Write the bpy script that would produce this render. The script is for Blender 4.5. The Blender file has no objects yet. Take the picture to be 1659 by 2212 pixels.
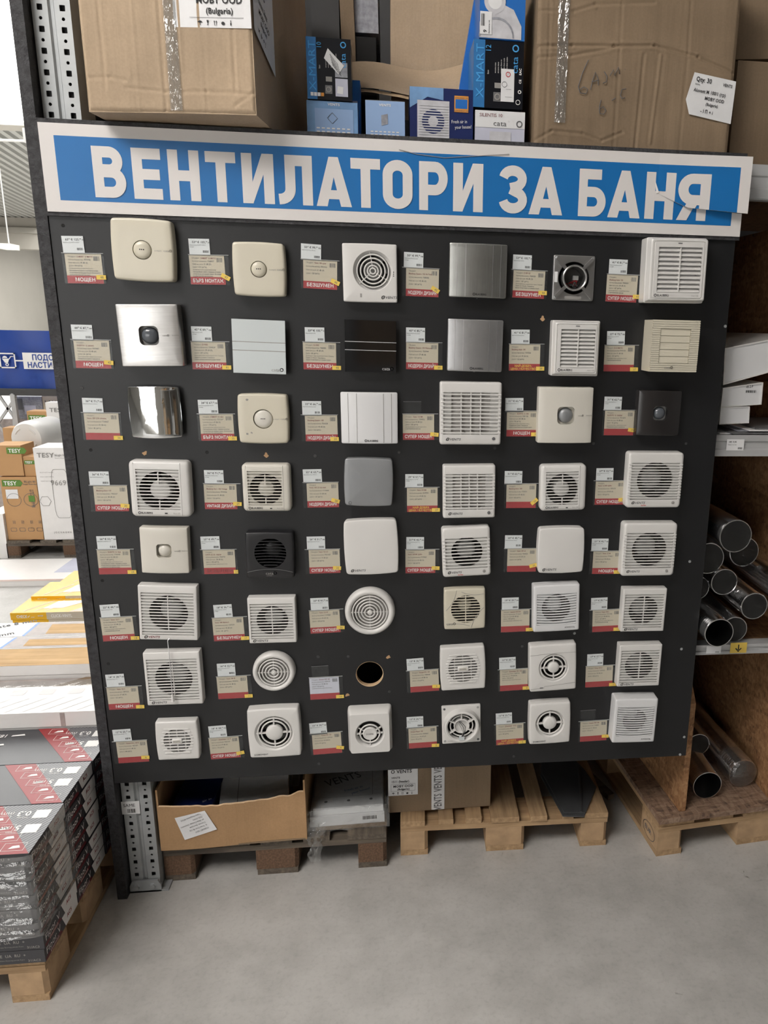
import bpy, bmesh, math, random
from math import sin, cos, pi, tan, atan2, sqrt, radians
from mathutils import Matrix, Vector
random.seed(7)
scene = bpy.context.scene
COL = scene.collection

# ---------------------------------------------------------------- camera
F, CX, CY = 1600.0, 1054.767, 1106.0
CAM = Vector((0.0, 0.0, 1.9))
def _unit(v): return Vector(v).normalized()
_down = _unit(((920.0 - CX), (7450.0 - CY), F))
_x = _unit(((14637.0 - CX), (991.0 - CY), F))
_z = -_down
_y = _z.cross(_x)
RW = Matrix((_x, _y, _z))                       # rows: world axes seen in (right, down, forward)
cam_data = bpy.data.cameras.new('camera')
cam = bpy.data.objects.new('camera', cam_data)
COL.objects.link(cam)
_r = RW @ Vector((1, 0, 0)); _u = RW @ Vector((0, -1, 0)); _b = RW @ Vector((0, 0, -1))
cam.matrix_world = Matrix(((_r.x, _u.x, _b.x, CAM.x), (_r.y, _u.y, _b.y, CAM.y), (_r.z, _u.z, _b.z, CAM.z), (0, 0, 0, 1)))
cam_data.sensor_fit = 'AUTO'; cam_data.sensor_width = 36.0
cam_data.lens = F / 2212.0 * 36.0
cam_data.shift_x = (829.5 - CX) / 2212.0
cam_data.clip_start = 0.05; cam_data.clip_end = 200
scene.camera = cam
def ray(px, py): return RW @ Vector(((px - CX) / F, (py - CY) / F, 1.0))
def onZ(px, py, Z):
    r = ray(px, py); return CAM + r * ((Z - CAM.z) / r.z)
def onY(px, py, Y):
    r = ray(px, py); return CAM + r * (Y / r.y)
def onX(px, py, X):
    r = ray(px, py); return CAM + r * (X / r.x)

# ---------------------------------------------------------------- world, lights, exposure
scene.view_settings.view_transform = 'Standard'
scene.view_settings.look = 'None'
scene.view_settings.gamma = 1.0
scene.view_settings.use_curve_mapping = False
scene.view_settings.exposure = -0.30
scene.cycles.max_bounces = 7; scene.cycles.diffuse_bounces = 3; scene.cycles.glossy_bounces = 3; scene.cycles.transmission_bounces = 3; scene.cycles.transparent_max_bounces = 6
scene.cycles.adaptive_threshold = 0.11; scene.cycles.adaptive_min_samples = 12; scene.cycles.caustics_reflective = False; scene.cycles.caustics_refractive = False
world = bpy.data.worlds.new('world'); scene.world = world
world.use_nodes = True
world.node_tree.nodes['Background'].inputs['Color'].default_value = (1.0, 0.95, 0.91, 1)
world.node_tree.nodes['Background'].inputs['Strength'].default_value = 0.26
def area_light(name, loc, target, sx, sy, power, col=(1, 0.97, 0.93)):
    d = bpy.data.lights.new(name, 'AREA'); d.shape = 'RECTANGLE'; d.size = sx; d.size_y = sy
    d.energy = power; d.color = col
    o = bpy.data.objects.new(name, d); COL.objects.link(o)
    o.location = loc
    o.rotation_euler = (Vector(target) - Vector(loc)).to_track_quat('-Z', 'Y').to_euler()
    return o
area_light('skylight_lamp', (-2.7, -0.35, 5.5), (-0.9, 1.4, 0.6), 3.2, 2.4, 500, (1, 0.945, 0.895))
area_light('aisle_lamp_row', (0.6, -0.5, 5.7), (0.5, 1.0, 0), 5.0, 0.5, 190, (1, 0.90, 0.82))
area_light('far_hall_lamp_row', (-4.8, 3.6, 5.5), (-4.0, 4.0, 0), 3.0, 5.0, 260, (1, 0.98, 0.95))
area_light('distant_ceiling_fill', (-9.0, 26.0, 5.2), (-9.0, 26.0, 0), 10.0, 24.0, 3500, (1, 0.98, 0.94))  # added fill; its bounce off the far floor brightens the roof deck

# ---------------------------------------------------------------- mesh builder
class MB:
    def __init__(s): s.v = []; s.f = []
    def add(s, vs, fs):
        b = len(s.v); s.v.extend([tuple(p) for p in vs]); s.f.extend([tuple(i + b for i in q) for q in fs]); return s
    def box(s, x0, x1, y0, y1, z0, z1):
        vs = [(x0,y0,z0),(x1,y0,z0),(x1,y1,z0),(x0,y1,z0),(x0,y0,z1),(x1,y0,z1),(x1,y1,z1),(x0,y1,z1)]
        return s.add(vs, [(0,3,2,1),(4,5,6,7),(0,1,5,4),(1,2,6,5),(2,3,7,6),(3,0,4,7)])
    def prism(s, poly, z0, z1):
        n = len(poly)
        a = sum(poly[i][0]*poly[(i+1)%n][1]-poly[(i+1)%n][0]*poly[i][1] for i in range(n))
        if a < 0: poly = poly[::-1]
        vs = [(x,y,z0) for x,y in poly] + [(x,y,z1) for x,y in poly]
        return s.add(vs, [tuple(range(n-1,-1,-1)), tuple(range(n,2*n))] + [(i,(i+1)%n,n+(i+1)%n,n+i) for i in range(n)])
    def flat(s, poly, z):
        n = len(poly)
        a = sum(poly[i][0]*poly[(i+1)%n][1]-poly[(i+1)%n][0]*poly[i][1] for i in range(n))
        if a < 0: poly = poly[::-1]
        return s.add([(x,y,z) for x,y in poly], [tuple(range(n))])
    def loft(s, loops, cap0=False, cap1=False, closed=True):
        n = len(loops[0]); vs = []; fs = []
        for L in loops: vs.extend(L)
        for k in range(len(loops)-1):
            for i in range(n if closed else n-1):
                j = (i+1) % n
                fs.append((k*n+i, k*n+j, (k+1)*n+j, (k+1)*n+i))
        if cap0: fs.append(tuple(range(n-1,-1,-1)))
        if cap1: fs.append(tuple((len(loops)-1)*n+i for i in range(n)))
        return s.add(vs, fs)
    def lathe(s, prof, n=40, cap0=False, cap1=False, c=(0,0)):
        return s.loft([[(c[0]+r*cos(2*pi*i/n), c[1]+r*sin(2*pi*i/n), z) for i in range(n)] for r, z in prof], cap0, cap1)
    def tube(s, pts, r, n=8, caps=True, rs=None):
        pts = [Vector(p) for p in pts]; loops = []
        up = Vector((0,0,1)); ref = None
        for i, p in enumerate(pts):
            d = (pts[min(i+1,len(pts)-1)] - pts[max(i-1,0)]).normalized()
            if ref is None:
                ref = d.cross(up) if abs(d.z) < .9 else d.cross(Vector((1,0,0)))
            a = (ref - d*ref.dot(d)).normalized(); b = d.cross(a); ref = a
            rr = rs[i] if rs else r
            loops.append([tuple(p + (a*cos(2*pi*k/n) + b*sin(2*pi*k/n))*rr) for k in range(n)])
        return s.loft(loops, caps, caps)
    def ring(s, R, r, z, n=48, m=8, c=(0,0), sz=1.0):
        loops = []
        for k in range(m+1):
            t = 2*pi*k/m
            loops.append([(c[0]+(R+r*cos(t))*cos(2*pi*i/n), c[1]+(R+r*cos(t))*sin(2*pi*i/n), z+r*sz*sin(t)) for i in range(n)])
        return s.loft(loops)
    def grid(s, fn, nu, nv):
        vs = [fn(i/nu, j/nv) for j in range(nv+1) for i in range(nu+1)]
        fs = [(j*(nu+1)+i, j*(nu+1)+i+1, (j+1)*(nu+1)+i+1, (j+1)*(nu+1)+i) for j in range(nv) for i in range(nu)]
        return s.add(vs, fs)
    def xf(s, fn): s.v = [tuple(fn(Vector(p))) for p in s.v]; return s
    def mesh(s, name, smooth=None):
        me = bpy.data.meshes.new(name); me.from_pydata(s.v, [], s.f)
        if smooth:
            me.polygons.foreach_set('use_smooth', [True]*len(me.polygons))
            me.set_sharp_from_angle(angle=radians(smooth))
        me.update(); return me
    def obj(s, name, mat, parent=None, smooth=None, **props):
        me = s.mesh(name, smooth)
        me.materials.append(mat if not isinstance(mat, str) else MAT[mat])
        return link(name, me, parent, **props)
def link(name, data, parent=None, **props):
    o = bpy.data.objects.new(name, data); COL.objects.link(o)
    if parent is not None: o.parent = parent
    for k, v in props.items():
        if v is not None: o[k] = v
    return o
def root(name, label, category, M=None, group=None):
    o = link(name, None, None, label=label, category=category, group=group)
    o.empty_display_size = 0.05
    if M is not None: o.matrix_world = M
    return o
def tag(o, label, category, group=None):
    o['label'] = label; o['category'] = category
    if group: o['group'] = group
    return o
def wallM(x, y, z, ang=0.0):          # local x right, local y up, local z out of the board towards the viewer
    return Matrix.Translation((x, y, z)) @ Matrix.Rotation(pi/2, 4, 'X') @ Matrix.Rotation(ang, 4, 'Z')
def placeM(x, y, z, rz=0.0, rx=0.0, ry=0.0):
    return Matrix.Translation((x, y, z)) @ Matrix.Rotation(rz, 4, 'Z') @ Matrix.Rotation(ry, 4, 'Y') @ Matrix.Rotation(rx, 4, 'X')
def warp(t, n): return t + (.15*sin(4*t) if n >= 96 else 0)     # sample corners more densely
def outline(hw, hh, rc=0.1, bx=0.0, by=0.0, n=96, c=(0,0), z=0.0):
    pts = []
    for k in range(n):
        t = warp(2*pi*k/n, n); ca, sa = cos(t), sin(t)
        r = 1/max(abs(ca), abs(sa)); x, y = r*ca, r*sa
        if rc > 0 and abs(x) > 1-rc and abs(y) > 1-rc:
            q = 1-rc; b = q*(abs(ca)+abs(sa)); cc = 2*q*q-rc*rc
            r = b + sqrt(max(b*b-cc, 0)); x, y = r*ca, r*sa
        X = x*hw*(1+bx*(1-y*y)); Y = y*hh*(1+by*(1-x*x))
        pts.append((c[0]+X, c[1]+Y, z))
    return pts
def circ(r, n=96, c=(0,0), z=0.0): return [(c[0]+r*cos(warp(2*pi*k/n, n)), c[1]+r*sin(warp(2*pi*k/n, n)), z) for k in range(n)]

# ---------------------------------------------------------------- materials
MAT = {}
def _nodes(name):
    m = bpy.data.materials.new(name); m.use_nodes = True
    nt = m.node_tree; b = nt.nodes['Principled BSDF']; MAT[name] = m
    return m, nt, b
def _coord(nt, sx=1, sy=1, sz=1, rot=(0,0,0)):
    tc = nt.nodes.new('ShaderNodeTexCoord'); mp = nt.nodes.new('ShaderNodeMapping')
    mp.inputs['Scale'].default_value = (sx, sy, sz); mp.inputs['Rotation'].default_value = rot
    nt.links.new(tc.outputs['Object'], mp.inputs['Vector']); return mp.outputs['Vector']
def _noise(nt, vec, scale, detail=3, rough=.55):
    n = nt.nodes.new('ShaderNodeTexNoise'); n.inputs['Scale'].default_value = scale
    n.inputs['Detail'].default_value = detail; n.inputs['Roughness'].default_value = rough
    nt.links.new(vec, n.inputs['Vector']); return n.outputs['Fac']
def _ramp(nt, fac, stops):
    r = nt.nodes.new('ShaderNodeValToRGB')
    while len(r.color_ramp.elements) < len(stops): r.color_ramp.elements.new(.5)
    for e, (p, c) in zip(r.color_ramp.elements, stops): e.position = p; e.color = (*c, 1)
    nt.links.new(fac, r.inputs['Fac']); return r.outputs['Color']
def _bump(nt, b, h, strength=.2, dist=.002):
    n = nt.nodes.new('ShaderNodeBump'); n.inputs['Strength'].default_value = strength; n.inputs['Distance'].default_value = dist
    nt.links.new(h, n.inputs['Height']); nt.links.new(n.outputs['Normal'], b.inputs['Normal'])
def _mix(nt, a, c, fac, mode='MIX'):
    m = nt.nodes.new('ShaderNodeMix'); m.data_type = 'RGBA'; m.blend_type = mode
    for s, val in ((6, a), (7, c)):
        if isinstance(val, tuple): m.inputs[s].default_value = (*val, 1)
        else: nt.links.new(val, m.inputs[s])
    if isinstance(fac, (int, float)): m.inputs[0].default_value = fac
    else: nt.links.new(fac, m.inputs[0])
    return m.outputs[2]
def srgb(r, g, b):
    f = lambda c: (c/255/12.92 if c <= 10 else ((c/255+.055)/1.055)**2.4)
    return (f(r), f(g), f(b))
def plain(name, col, rough=.5, metal=0.0, spec=.5, vary=0.0, vscale=6, bump=0.0, bscale=60, coat=0.0, alpha=1.0, emit=0.0, trans=0.0):
    m, nt, b = _nodes(name)
    b.inputs['Base Color'].default_value = (*col, 1); b.inputs['Roughness'].default_value = rough
    b.inputs['Metallic'].default_value = metal; b.inputs['Specular IOR Level'].default_value = spec
    b.inputs['Coat Weight'].default_value = coat; b.inputs['Alpha'].default_value = alpha
    if trans: b.inputs['Transmission Weight'].default_value = trans
    if emit:
        b.inputs['Emission Color'].default_value = (*col, 1); b.inputs['Emission Strength'].default_value = emit
    v = _coord(nt)
    if vary:
        f = _noise(nt, v, vscale, 4)
        nt.links.new(_ramp(nt, f, [(.25, tuple(c*(1-vary) for c in col)), (.75, tuple(min(1, c*(1+vary)) for c in col))]), b.inputs['Base Color'])
    if bump: _bump(nt, b, _noise(nt, v, bscale, 3), bump, .002)
    return m
def cardboard(name, col, dark=.72, flute=(260, 0, 0)):
    m, nt, b = _nodes(name); v = _coord(nt)
    f1 = _noise(nt, v, 2.2, 4); f2 = _noise(nt, _coord(nt, 9, 9, .7), 3.0, 4)
    c = _ramp(nt, f1, [(.3, tuple(x*dark for x in col)), (.62, col), (.8, tuple(min(1, x*1.08) for x in col))])
    c = _mix(nt, c, tuple(x*.8 for x in col), f2, 'MULTIPLY') if False else c
    fine = _noise(nt, v, 160, 2)
    c = _mix(nt, c, _ramp(nt, fine, [(.3, (.86,.86,.86)), (.7, (1,1,1))]), .6, 'MULTIPLY')
    nt.links.new(c, b.inputs['Base Color']); b.inputs['Roughness'].default_value = .78
    b.inputs['Specular IOR Level'].default_value = .25
    _bump(nt, b, f2, .35, .006); return m
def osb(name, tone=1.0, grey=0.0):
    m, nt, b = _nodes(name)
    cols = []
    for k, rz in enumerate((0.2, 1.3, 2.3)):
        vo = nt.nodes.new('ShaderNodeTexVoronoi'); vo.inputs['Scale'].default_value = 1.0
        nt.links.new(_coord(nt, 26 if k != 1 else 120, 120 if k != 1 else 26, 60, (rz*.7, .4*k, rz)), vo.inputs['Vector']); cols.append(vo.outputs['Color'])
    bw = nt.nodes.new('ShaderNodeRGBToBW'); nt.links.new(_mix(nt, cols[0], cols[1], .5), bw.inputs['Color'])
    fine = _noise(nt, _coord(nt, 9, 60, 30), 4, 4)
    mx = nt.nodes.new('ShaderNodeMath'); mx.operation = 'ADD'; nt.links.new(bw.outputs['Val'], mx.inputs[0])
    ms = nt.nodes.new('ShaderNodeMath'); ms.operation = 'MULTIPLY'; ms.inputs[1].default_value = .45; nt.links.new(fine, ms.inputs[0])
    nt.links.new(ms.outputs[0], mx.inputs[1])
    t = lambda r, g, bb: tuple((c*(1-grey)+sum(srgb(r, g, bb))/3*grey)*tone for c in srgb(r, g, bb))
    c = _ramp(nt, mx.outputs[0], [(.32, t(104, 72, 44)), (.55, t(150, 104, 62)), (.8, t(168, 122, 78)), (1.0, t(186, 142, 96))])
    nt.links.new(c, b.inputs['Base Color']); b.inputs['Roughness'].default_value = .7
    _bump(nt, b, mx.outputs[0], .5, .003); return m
def wood(name, c1, c2, axis='x', scale=1.0):
    m, nt, b = _nodes(name)
    s = {'x': (1.5, 26, 26), 'y': (26, 1.5, 26), 'z': (26, 26, 1.5)}[axis]
    f = _noise(nt, _coord(nt, *s), 2.2*scale, 5, .65); g = _noise(nt, _coord(nt), 7, 3)
    c = _ramp(nt, f, [(.3, c1), (.7, c2)])
    c = _mix(nt, c, _ramp(nt, g, [(.3, (.7,.7,.7)), (.7, (1,1,1))]), .7, 'MULTIPLY')
    nt.links.new(c, b.inputs['Base Color']); b.inputs['Roughness'].default_value = .75
    _bump(nt, b, f, .3, .002); return m
WHITE = (.70, .69, .67)
plain('white_plastic', WHITE, .28, spec=.5)
plain('cool_white_plastic', (.71, .715, .725), .3)
plain('cream_plastic', (.63, .59, .48), .3, spec=.5)
plain('ivory_plastic', (.665, .64, .575), .28)
plain('grey_plastic', (.36, .36, .35), .45)
plain('shutter_shade', (.46, .44, .42), .5)  # white shutters greyed to carry the shade of their recess
plain('shadow_plastic', (.10, .095, .09), .6)
plain('duct_shade', (.045, .041, .037), .6)  # near-black duct walls; the shade inside is put into this colour
plain('black_plastic', (.012, .012, .014), .3)
plain('black_glass', (.004, .004, .005), .06, spec=.6)
plain('white_glass', (.62, .67, .68), .1, spec=.5)
plain('silver_paint', (.29, .30, .31), .38, .35)
plain('graphite_panel', (.022, .02, .02), .22)
plain('platinum_panel', (.40, .40, .405), .36, .75, vary=.05, vscale=30)
plain('chrome', (.86, .87, .88), .04, 1.0)
plain('steel', (.42, .42, .42), .34, .9, vary=.1, vscale=9)
plain('clear_dome', (.10, .11, .125), .12, spec=.6)
plain('line_grey', (.16, .16, .165), .5)
plain('line_light', (.66, .66, .67), .3, .4)
plain('rim_plastic', (.38, .39, .39), .3)
plain('ink', (.02, .02, .022), .7)
plain('ink_grey', (.13, .13, .135), .7)
plain('ink_soft', (.30, .29, .275), .7)
plain('ink_white', (.86, .85, .83), .6)
plain('ink_red', (.50, .03, .035), .6)
plain('ink_maroon', (.19, .04, .045), .6)
plain('ink_blue', (.02, .12, .38), .6)
plain('ink_cyan', (.06, .34, .72), .6)
plain('ink_yellow', (.85, .58, .08), .6)
plain('paper_white', (.78, .79, .80), .55)
plain('paper_cream', (.62, .545, .425), .55)
plain('paper_lilac', (.66, .66, .74), .5)
plain('strip_red', (.42, .045, .05), .45)
plain('sticker_yellow', (.80, .57, .11), .55)
plain('label_white', (.76, .765, .775), .5, vary=.04, vscale=20)
def film(name, gloss, haze=0.0, rough=.12, bump=0.0, bscale=30, tint=(.97, .98, .98), st=(1, 1, 1)):
    """thin clear plastic: transparent, a little haze, mirror glints that follow the crinkles"""
    m, nt, b = _nodes(name); out = nt.nodes['Material Output']
    tr = nt.nodes.new('ShaderNodeBsdfTransparent'); tr.inputs['Color'].default_value = (*tint, 1)
    gl = nt.nodes.new('ShaderNodeBsdfGlossy'); gl.inputs['Roughness'].default_value = rough; gl.inputs['Color'].default_value = (.95, .95, .95, 1)
    b.inputs['Base Color'].default_value = (.8, .8, .8, 1); b.inputs['Roughness'].default_value = .6
    lw = nt.nodes.new('ShaderNodeLayerWeight'); lw.inputs['Blend'].default_value = .25
    mr = nt.nodes.new('ShaderNodeMapRange'); mr.inputs['To Min'].default_value = gloss; mr.inputs['To Max'].default_value = min(1, gloss*6)
    nt.links.new(lw.outputs['Facing'], mr.inputs['Value'])
    m1 = nt.nodes.new('ShaderNodeMixShader'); m1.inputs['Fac'].default_value = haze
    nt.links.new(tr.outputs[0], m1.inputs[1]); nt.links.new(b.outputs[0], m1.inputs[2])
    m2 = nt.nodes.new('ShaderNodeMixShader'); nt.links.new(mr.outputs['Result'], m2.inputs['Fac']); nt.links.new(m1.outputs[0], m2.inputs[1]); nt.links.new(gl.outputs[0], m2.inputs[2])
    if bump:
        bn = nt.nodes.new('ShaderNodeBump'); bn.inputs['Strength'].default_value = bump; bn.inputs['Distance'].default_value = .01
        nt.links.new(_noise(nt, _coord(nt, *st), bscale, 3 if st != (1, 1, 1) else 4), bn.inputs['Height'])
        for n in (gl, lw): nt.links.new(bn.outputs['Normal'], n.inputs['Normal'])
    nt.links.new(m2.outputs[0], out.inputs['Surface']); return m
film('sleeve_film', .006, .015, .2)
film('wrap_film', .10, .05, .10, .9, 22)
film('tape_film', .22, .10, .10, 1.0, 22, st=(4, 1, .8))
film('end_film', .035, .012, .08, 1.0, 60)
film('bag_film', .10, .05, .10, 1.0, 30)

def board_paint():
    m, nt, b = _nodes('board_paint'); v = _coord(nt)
    f = _noise(nt, v, 1.6, 4); g = _noise(nt, v, 90, 3)
    c = _ramp(nt, f, [(.3, (.0085, .009, .0102)), (.7, (.0115, .012, .0136))])
    nt.links.new(c, b.inputs['Base Color'])
    b.inputs['Roughness'].default_value = .42; b.inputs['Specular IOR Level'].default_value = .5
    _bump(nt, b, g, .08, .001)
board_paint()
def rough_black():
    m, nt, b = _nodes('rough_black_edge'); v = _coord(nt)
    f = _noise(nt, v, 60, 5, .7)
    nt.links.new(_ramp(nt, f, [(.35, (.012, .012, .014)), (.7, (.05, .05, .055))]), b.inputs['Base Color'])
    b.inputs['Roughness'].default_value = .6; _bump(nt, b, f, .9, .006)
rough_black()
def concrete():
    m, nt, b = _nodes('concrete'); v = _coord(nt)
    f1 = _noise(nt, v, .9, 6, .6); f2 = _noise(nt, v, 5.5, 6, .65); f3 = _noise(nt, v, 70, 3); f4 = _noise(nt, v, 2.1, 3)
    c = _ramp(nt, f1, [(.3, (.44, .43, .412)), (.7, (.585, .572, .55))])
    c = _mix(nt, c, _ramp(nt, f2, [(.3, (.74, .74, .73)), (.6, (1, 1, 1))]), .8, 'MULTIPLY')
    c = _mix(nt, c, _ramp(nt, f3, [(.28, (.80, .80, .80)), (.5, (1, 1, 1))]), .5, 'MULTIPLY')
    c = _mix(nt, c, _ramp(nt, f4, [(.66, (1, 1, 1)), (.74, (.72, .71, .70))]), .5, 'MULTIPLY')
    nt.links.new(c, b.inputs['Base Color'])
    r = nt.nodes.new('ShaderNodeMapRange'); r.inputs['To Min'].default_value = .38; r.inputs['To Max'].default_value = .62
    nt.links.new(f2, r.inputs['Value']); nt.links.new(r.outputs['Result'], b.inputs['Roughness'])
    _bump(nt, b, f3, .12, .002)
concrete()
def brushed(name, col, sx, sy, rough=.34):
    m, nt, b = _nodes(name); f = _noise(nt, _coord(nt, sx, sy, 1), 6, 4); g = _noise(nt, _coord(nt), 14, 3)
    c = _ramp(nt, f, [(.3, tuple(x*.88 for x in col)), (.7, col)])
    c = _mix(nt, c, _ramp(nt, g, [(.35, (.8, .78, .76)), (.65, (1, 1, 1))]), .5, 'MULTIPLY')
    nt.links.new(c, b.inputs['Base Color']); b.inputs['Metallic'].default_value = .9; b.inputs['Roughness'].default_value = rough
brushed('brushed_steel', (.74, .73, .72), 2, 40, .36)
brushed('brushed_grey', (.40, .405, .39), 60, 2, .34)
plain('galvanised', (.42, .44, .45), .5, .35, vary=.08, vscale=14)
plain('beam_grey', (.47, .475, .48), .5, .2, vary=.06, vscale=8)
plain('aluminium', (.78, .78, .79), .2, 1.0, vary=.12, vscale=5)
cardboard('cardboard', srgb(188, 166, 140))
cardboard('cardboard_tan', srgb(184, 148, 110))
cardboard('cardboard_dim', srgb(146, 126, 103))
plain('cardboard_edge', srgb(205, 176, 140), .8)
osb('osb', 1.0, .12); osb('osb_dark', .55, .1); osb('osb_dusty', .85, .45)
wood('pallet_wood', srgb(156, 126, 94), srgb(204, 172, 132))
wood('pallet_old', srgb(72, 66, 60), srgb(124, 112, 98))
wood('plank_oak', srgb(204, 164, 112), srgb(226, 190, 140))
plain('block_wood', srgb(182, 152, 118), .8, vary=.18, vscale=20, bump=.4, bscale=50)
plain('chip_block', srgb(104, 80, 62), .85, vary=.45, vscale=140, bump=.7, bscale=150)
plain('sign_white', (.70, .675, .66), .45)
plain('sign_blue', (.008, .15, .43), .38, vary=.05, vscale=1)
plain('dark_void', (.012, .012, .012), .9)
plain('dark_metal', (.05, .05, .052), .6)

# ---------------------------------------------------------------- lettering from the built-in font
GLYPH = {}
_chars = sorted(set('ABCDEFGHIJKLMNOPQRSTUVWXYZabcdefghijklmnopqrstuvwxyz0123456789 .,:;!?()/-+*&%€³|_°✓←↓×АБВГДЕЖЗИЙКЛМНОПРСТУФХЦЧШЩЪЬЮЯабвгдежзийклмнопрстуфхцчшщъьюя'))
def build_glyphs():
    tmp = []
    for w, off in ((0, 0.0), (1, 0.022)):
        for ch in _chars + ['']:
            cu = bpy.data.curves.new('g', 'FONT'); cu.body = '|' + ch + '|'; cu.size = 1; cu.resolution_u = 2; cu.offset = 0
            o1 = bpy.data.objects.new('g', cu); COL.objects.link(o1)
            cu2 = bpy.data.curves.new('g', 'FONT'); cu2.body = ch or '|'; cu2.size = 1; cu2.resolution_u = 2; cu2.offset = off
            o2 = bpy.data.objects.new('g', cu2); COL.objects.link(o2)
            tmp.append((w, ch, o1, o2))
    dg = bpy.context.evaluated_depsgraph_get(); wid = {}
    for w, ch, o1, o2 in tmp:
        m = o1.evaluated_get(dg).to_mesh(); xs = [v.co.x for v in m.vertices]; wid[(w, ch)] = max(xs) - min(xs)
        m = o2.evaluated_get(dg).to_mesh()
        GLYPH[(w, ch)] = [[tuple(v.co[:2]) for v in m.vertices], [tuple(p.vertices) for p in m.polygons], 0]
    for w, ch, o1, o2 in tmp:
        GLYPH[(w, ch)][2] = wid[(w, ch)] - wid[(w, '')] + (0.03 if w else 0)
        for o in (o1, o2):
            cu = o.data; bpy.data.objects.remove(o); bpy.data.curves.remove(cu)
build_glyphs()
def text_width(s, size, bold=0): return sum(GLYPH[(bold, c)][2] for c in s if (bold, c) in GLYPH)*size
def put_text(mb, s, x, y, size, z=0.0, bold=0, align='L', sx=1.0, ang=0.0, fit=None):
    W = text_width(s, size, bold)*sx
    if fit: sx = sx*fit/W; W = fit
    px = x - (W if align == 'R' else W/2 if align == 'C' else 0) ; py = y
    ca, sa = cos(ang), sin(ang)
    cur = px
    for ch in s:
        g = GLYPH.get((bold, ch))
        if g is None: continue
        vs = []
        for gx, gy in g[0]:
            X = cur + gx*size*sx - x; Y = gy*size
            vs.append((x + X*ca - Y*sa, y + X*sa + Y*ca, z))
        mb.add(vs, g[1]); cur += g[2]*size*sx
    return mb
def barcode(mb, x0, y0, w, h, z, n=18, seed=0):
    rnd = random.Random(seed); x = x0
    while x < x0 + w:
        a = rnd.uniform(.4, 1.4)*w/n; g = rnd.uniform(.4, 1.0)*w/n
        mb.flat([(x, y0), (min(x+a, x0+w), y0), (min(x+a, x0+w), y0+h), (x, y0+h)], z); x += a + g
    return mb
# ================================================================ structure
YB = 2.228                                    # front face of the display board
def struct(o): o['kind'] = 'structure'; return o
struct(MB().box(-16, 9, -7, 70, -0.2, 0.0).obj('floor', 'concrete'))
plain('deck_grey', (.46, .46, .44), .6, .1)
plain('wall_paint', (.44, .42, .38), .8, vary=.04, vscale=1)
plain('beam_paint', (.50, .475, .43), .8, vary=.03, vscale=1)
ZC = 5.6
y_sky = onZ(30, 256, ZC).y; y_b1 = onZ(50, 470, ZC).y; y_end = onZ(50, 612, ZC).y
# corrugated roof deck: trapezoid ribs running obliquely away from the camera
def deck():
    mb = MB(); per = .24; n = 260; prof = [(0, 0), (.06, 0), (.08, .07), (.17, .07), (.19, 0), (.24, 0)]
    x = -26.0
    L0, L1 = 0.0, y_end*1.35
    for k in range(n):
        for (a, za), (b, zb) in zip(prof[:-1], prof[1:]):
            mb.add([(x+a, L0, za), (x+b, L0, zb), (x+b, L1, zb), (x+a, L1, za)], [(0, 1, 2, 3)])
        x += per
    return mb
dk = struct(deck().obj('ceiling', 'deck_grey'))
dk.matrix_world = Matrix.Translation((-14, -14, ZC)) @ Matrix.Rotation(radians(9), 4, 'Z')
# roof light between the ribs: translucent daylight panel, brighter than everything else
plain('daylight_panel', (1, 1, .98), .5, emit=4.5)
sky = struct(MB().box(-12, -1.4, 6.5, y_sky, ZC-.06, ZC-.03).obj('window_1', 'daylight_panel'))
MB().box(-12.1, -1.2, y_sky, y_sky+.5, ZC-.12, ZC-.02).obj('window_frame', 'beam_paint', sky)
zb = onY(50, 538, y_b1).z
struct(MB().box(-40, 4, y_b1, y_b1+.5, zb, ZC).obj('trim_1', 'beam_paint'))
struct(MB().box(-40, 4, y_b1-.12, y_b1, ZC-(ZC-zb)*.5, ZC-(ZC-zb)*.32).obj('trim_2', 'wall_paint'))
struct(MB().box(-60, 9, y_end, y_end+.3, 0, ZC).obj('wall_far', 'wall_paint'))
struct(MB().box(-16.3, -16, -7, 70, 0, ZC).obj('wall_left', 'wall_paint'))
struct(MB().box(-16, 9, -7.3, -7, 0, ZC).obj('wall_behind_camera', 'wall_paint'))
# unseen glowing panel with bars, added behind the photographer for the board's sheen
plain('sheen_glow', (1, .99, .97), .3, emit=4.6)
sheen = struct(MB().box(-9.0, -2.6, -6.99, -6.96, .3, 3.6).obj('sheen_panel', 'sheen_glow'))
for k in range(6): MB().box(-9.0+1.25*k, -8.92+1.25*k, -6.96, -6.90, .3, 3.6).obj('window_frame', 'dark_metal', sheen)
struct(MB().box(-.96, 9, 3.62, 3.68, 0, 3.4).obj('dark_backdrop', 'dark_metal'))  # added dark backdrop; its colour stands in for shade behind the board
# sloping service duct and pipe against the far wall
def beam_between(mb, a, b, w, h):
    a, b = Vector(a), Vector(b); d = (b-a).normalized(); s = d.cross(Vector((0, 0, 1))).normalized()*w/2; u = s.cross(d).normalized()*h/2
    return mb.loft([[tuple(p+s*i+u*j) for i, j in ((-1,-1),(1,-1),(1,1),(-1,1))] for p in (a, b)], True, True)
yd = y_end*.55
tag(beam_between(MB(), onY(-60, 630, yd), onY(135, 702, yd), .6, .55).obj('ventilation_duct', 'beam_paint'), 'pale sloping ventilation duct under the roof above the blue banner', 'duct')
tag(beam_between(MB(), onY(-60, 612, yd*.9), onY(60, 655, yd*.9), .5, .35).obj('service_duct', 'wall_paint'), 'short grey boxed duct high on the far wall', 'duct')
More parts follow.
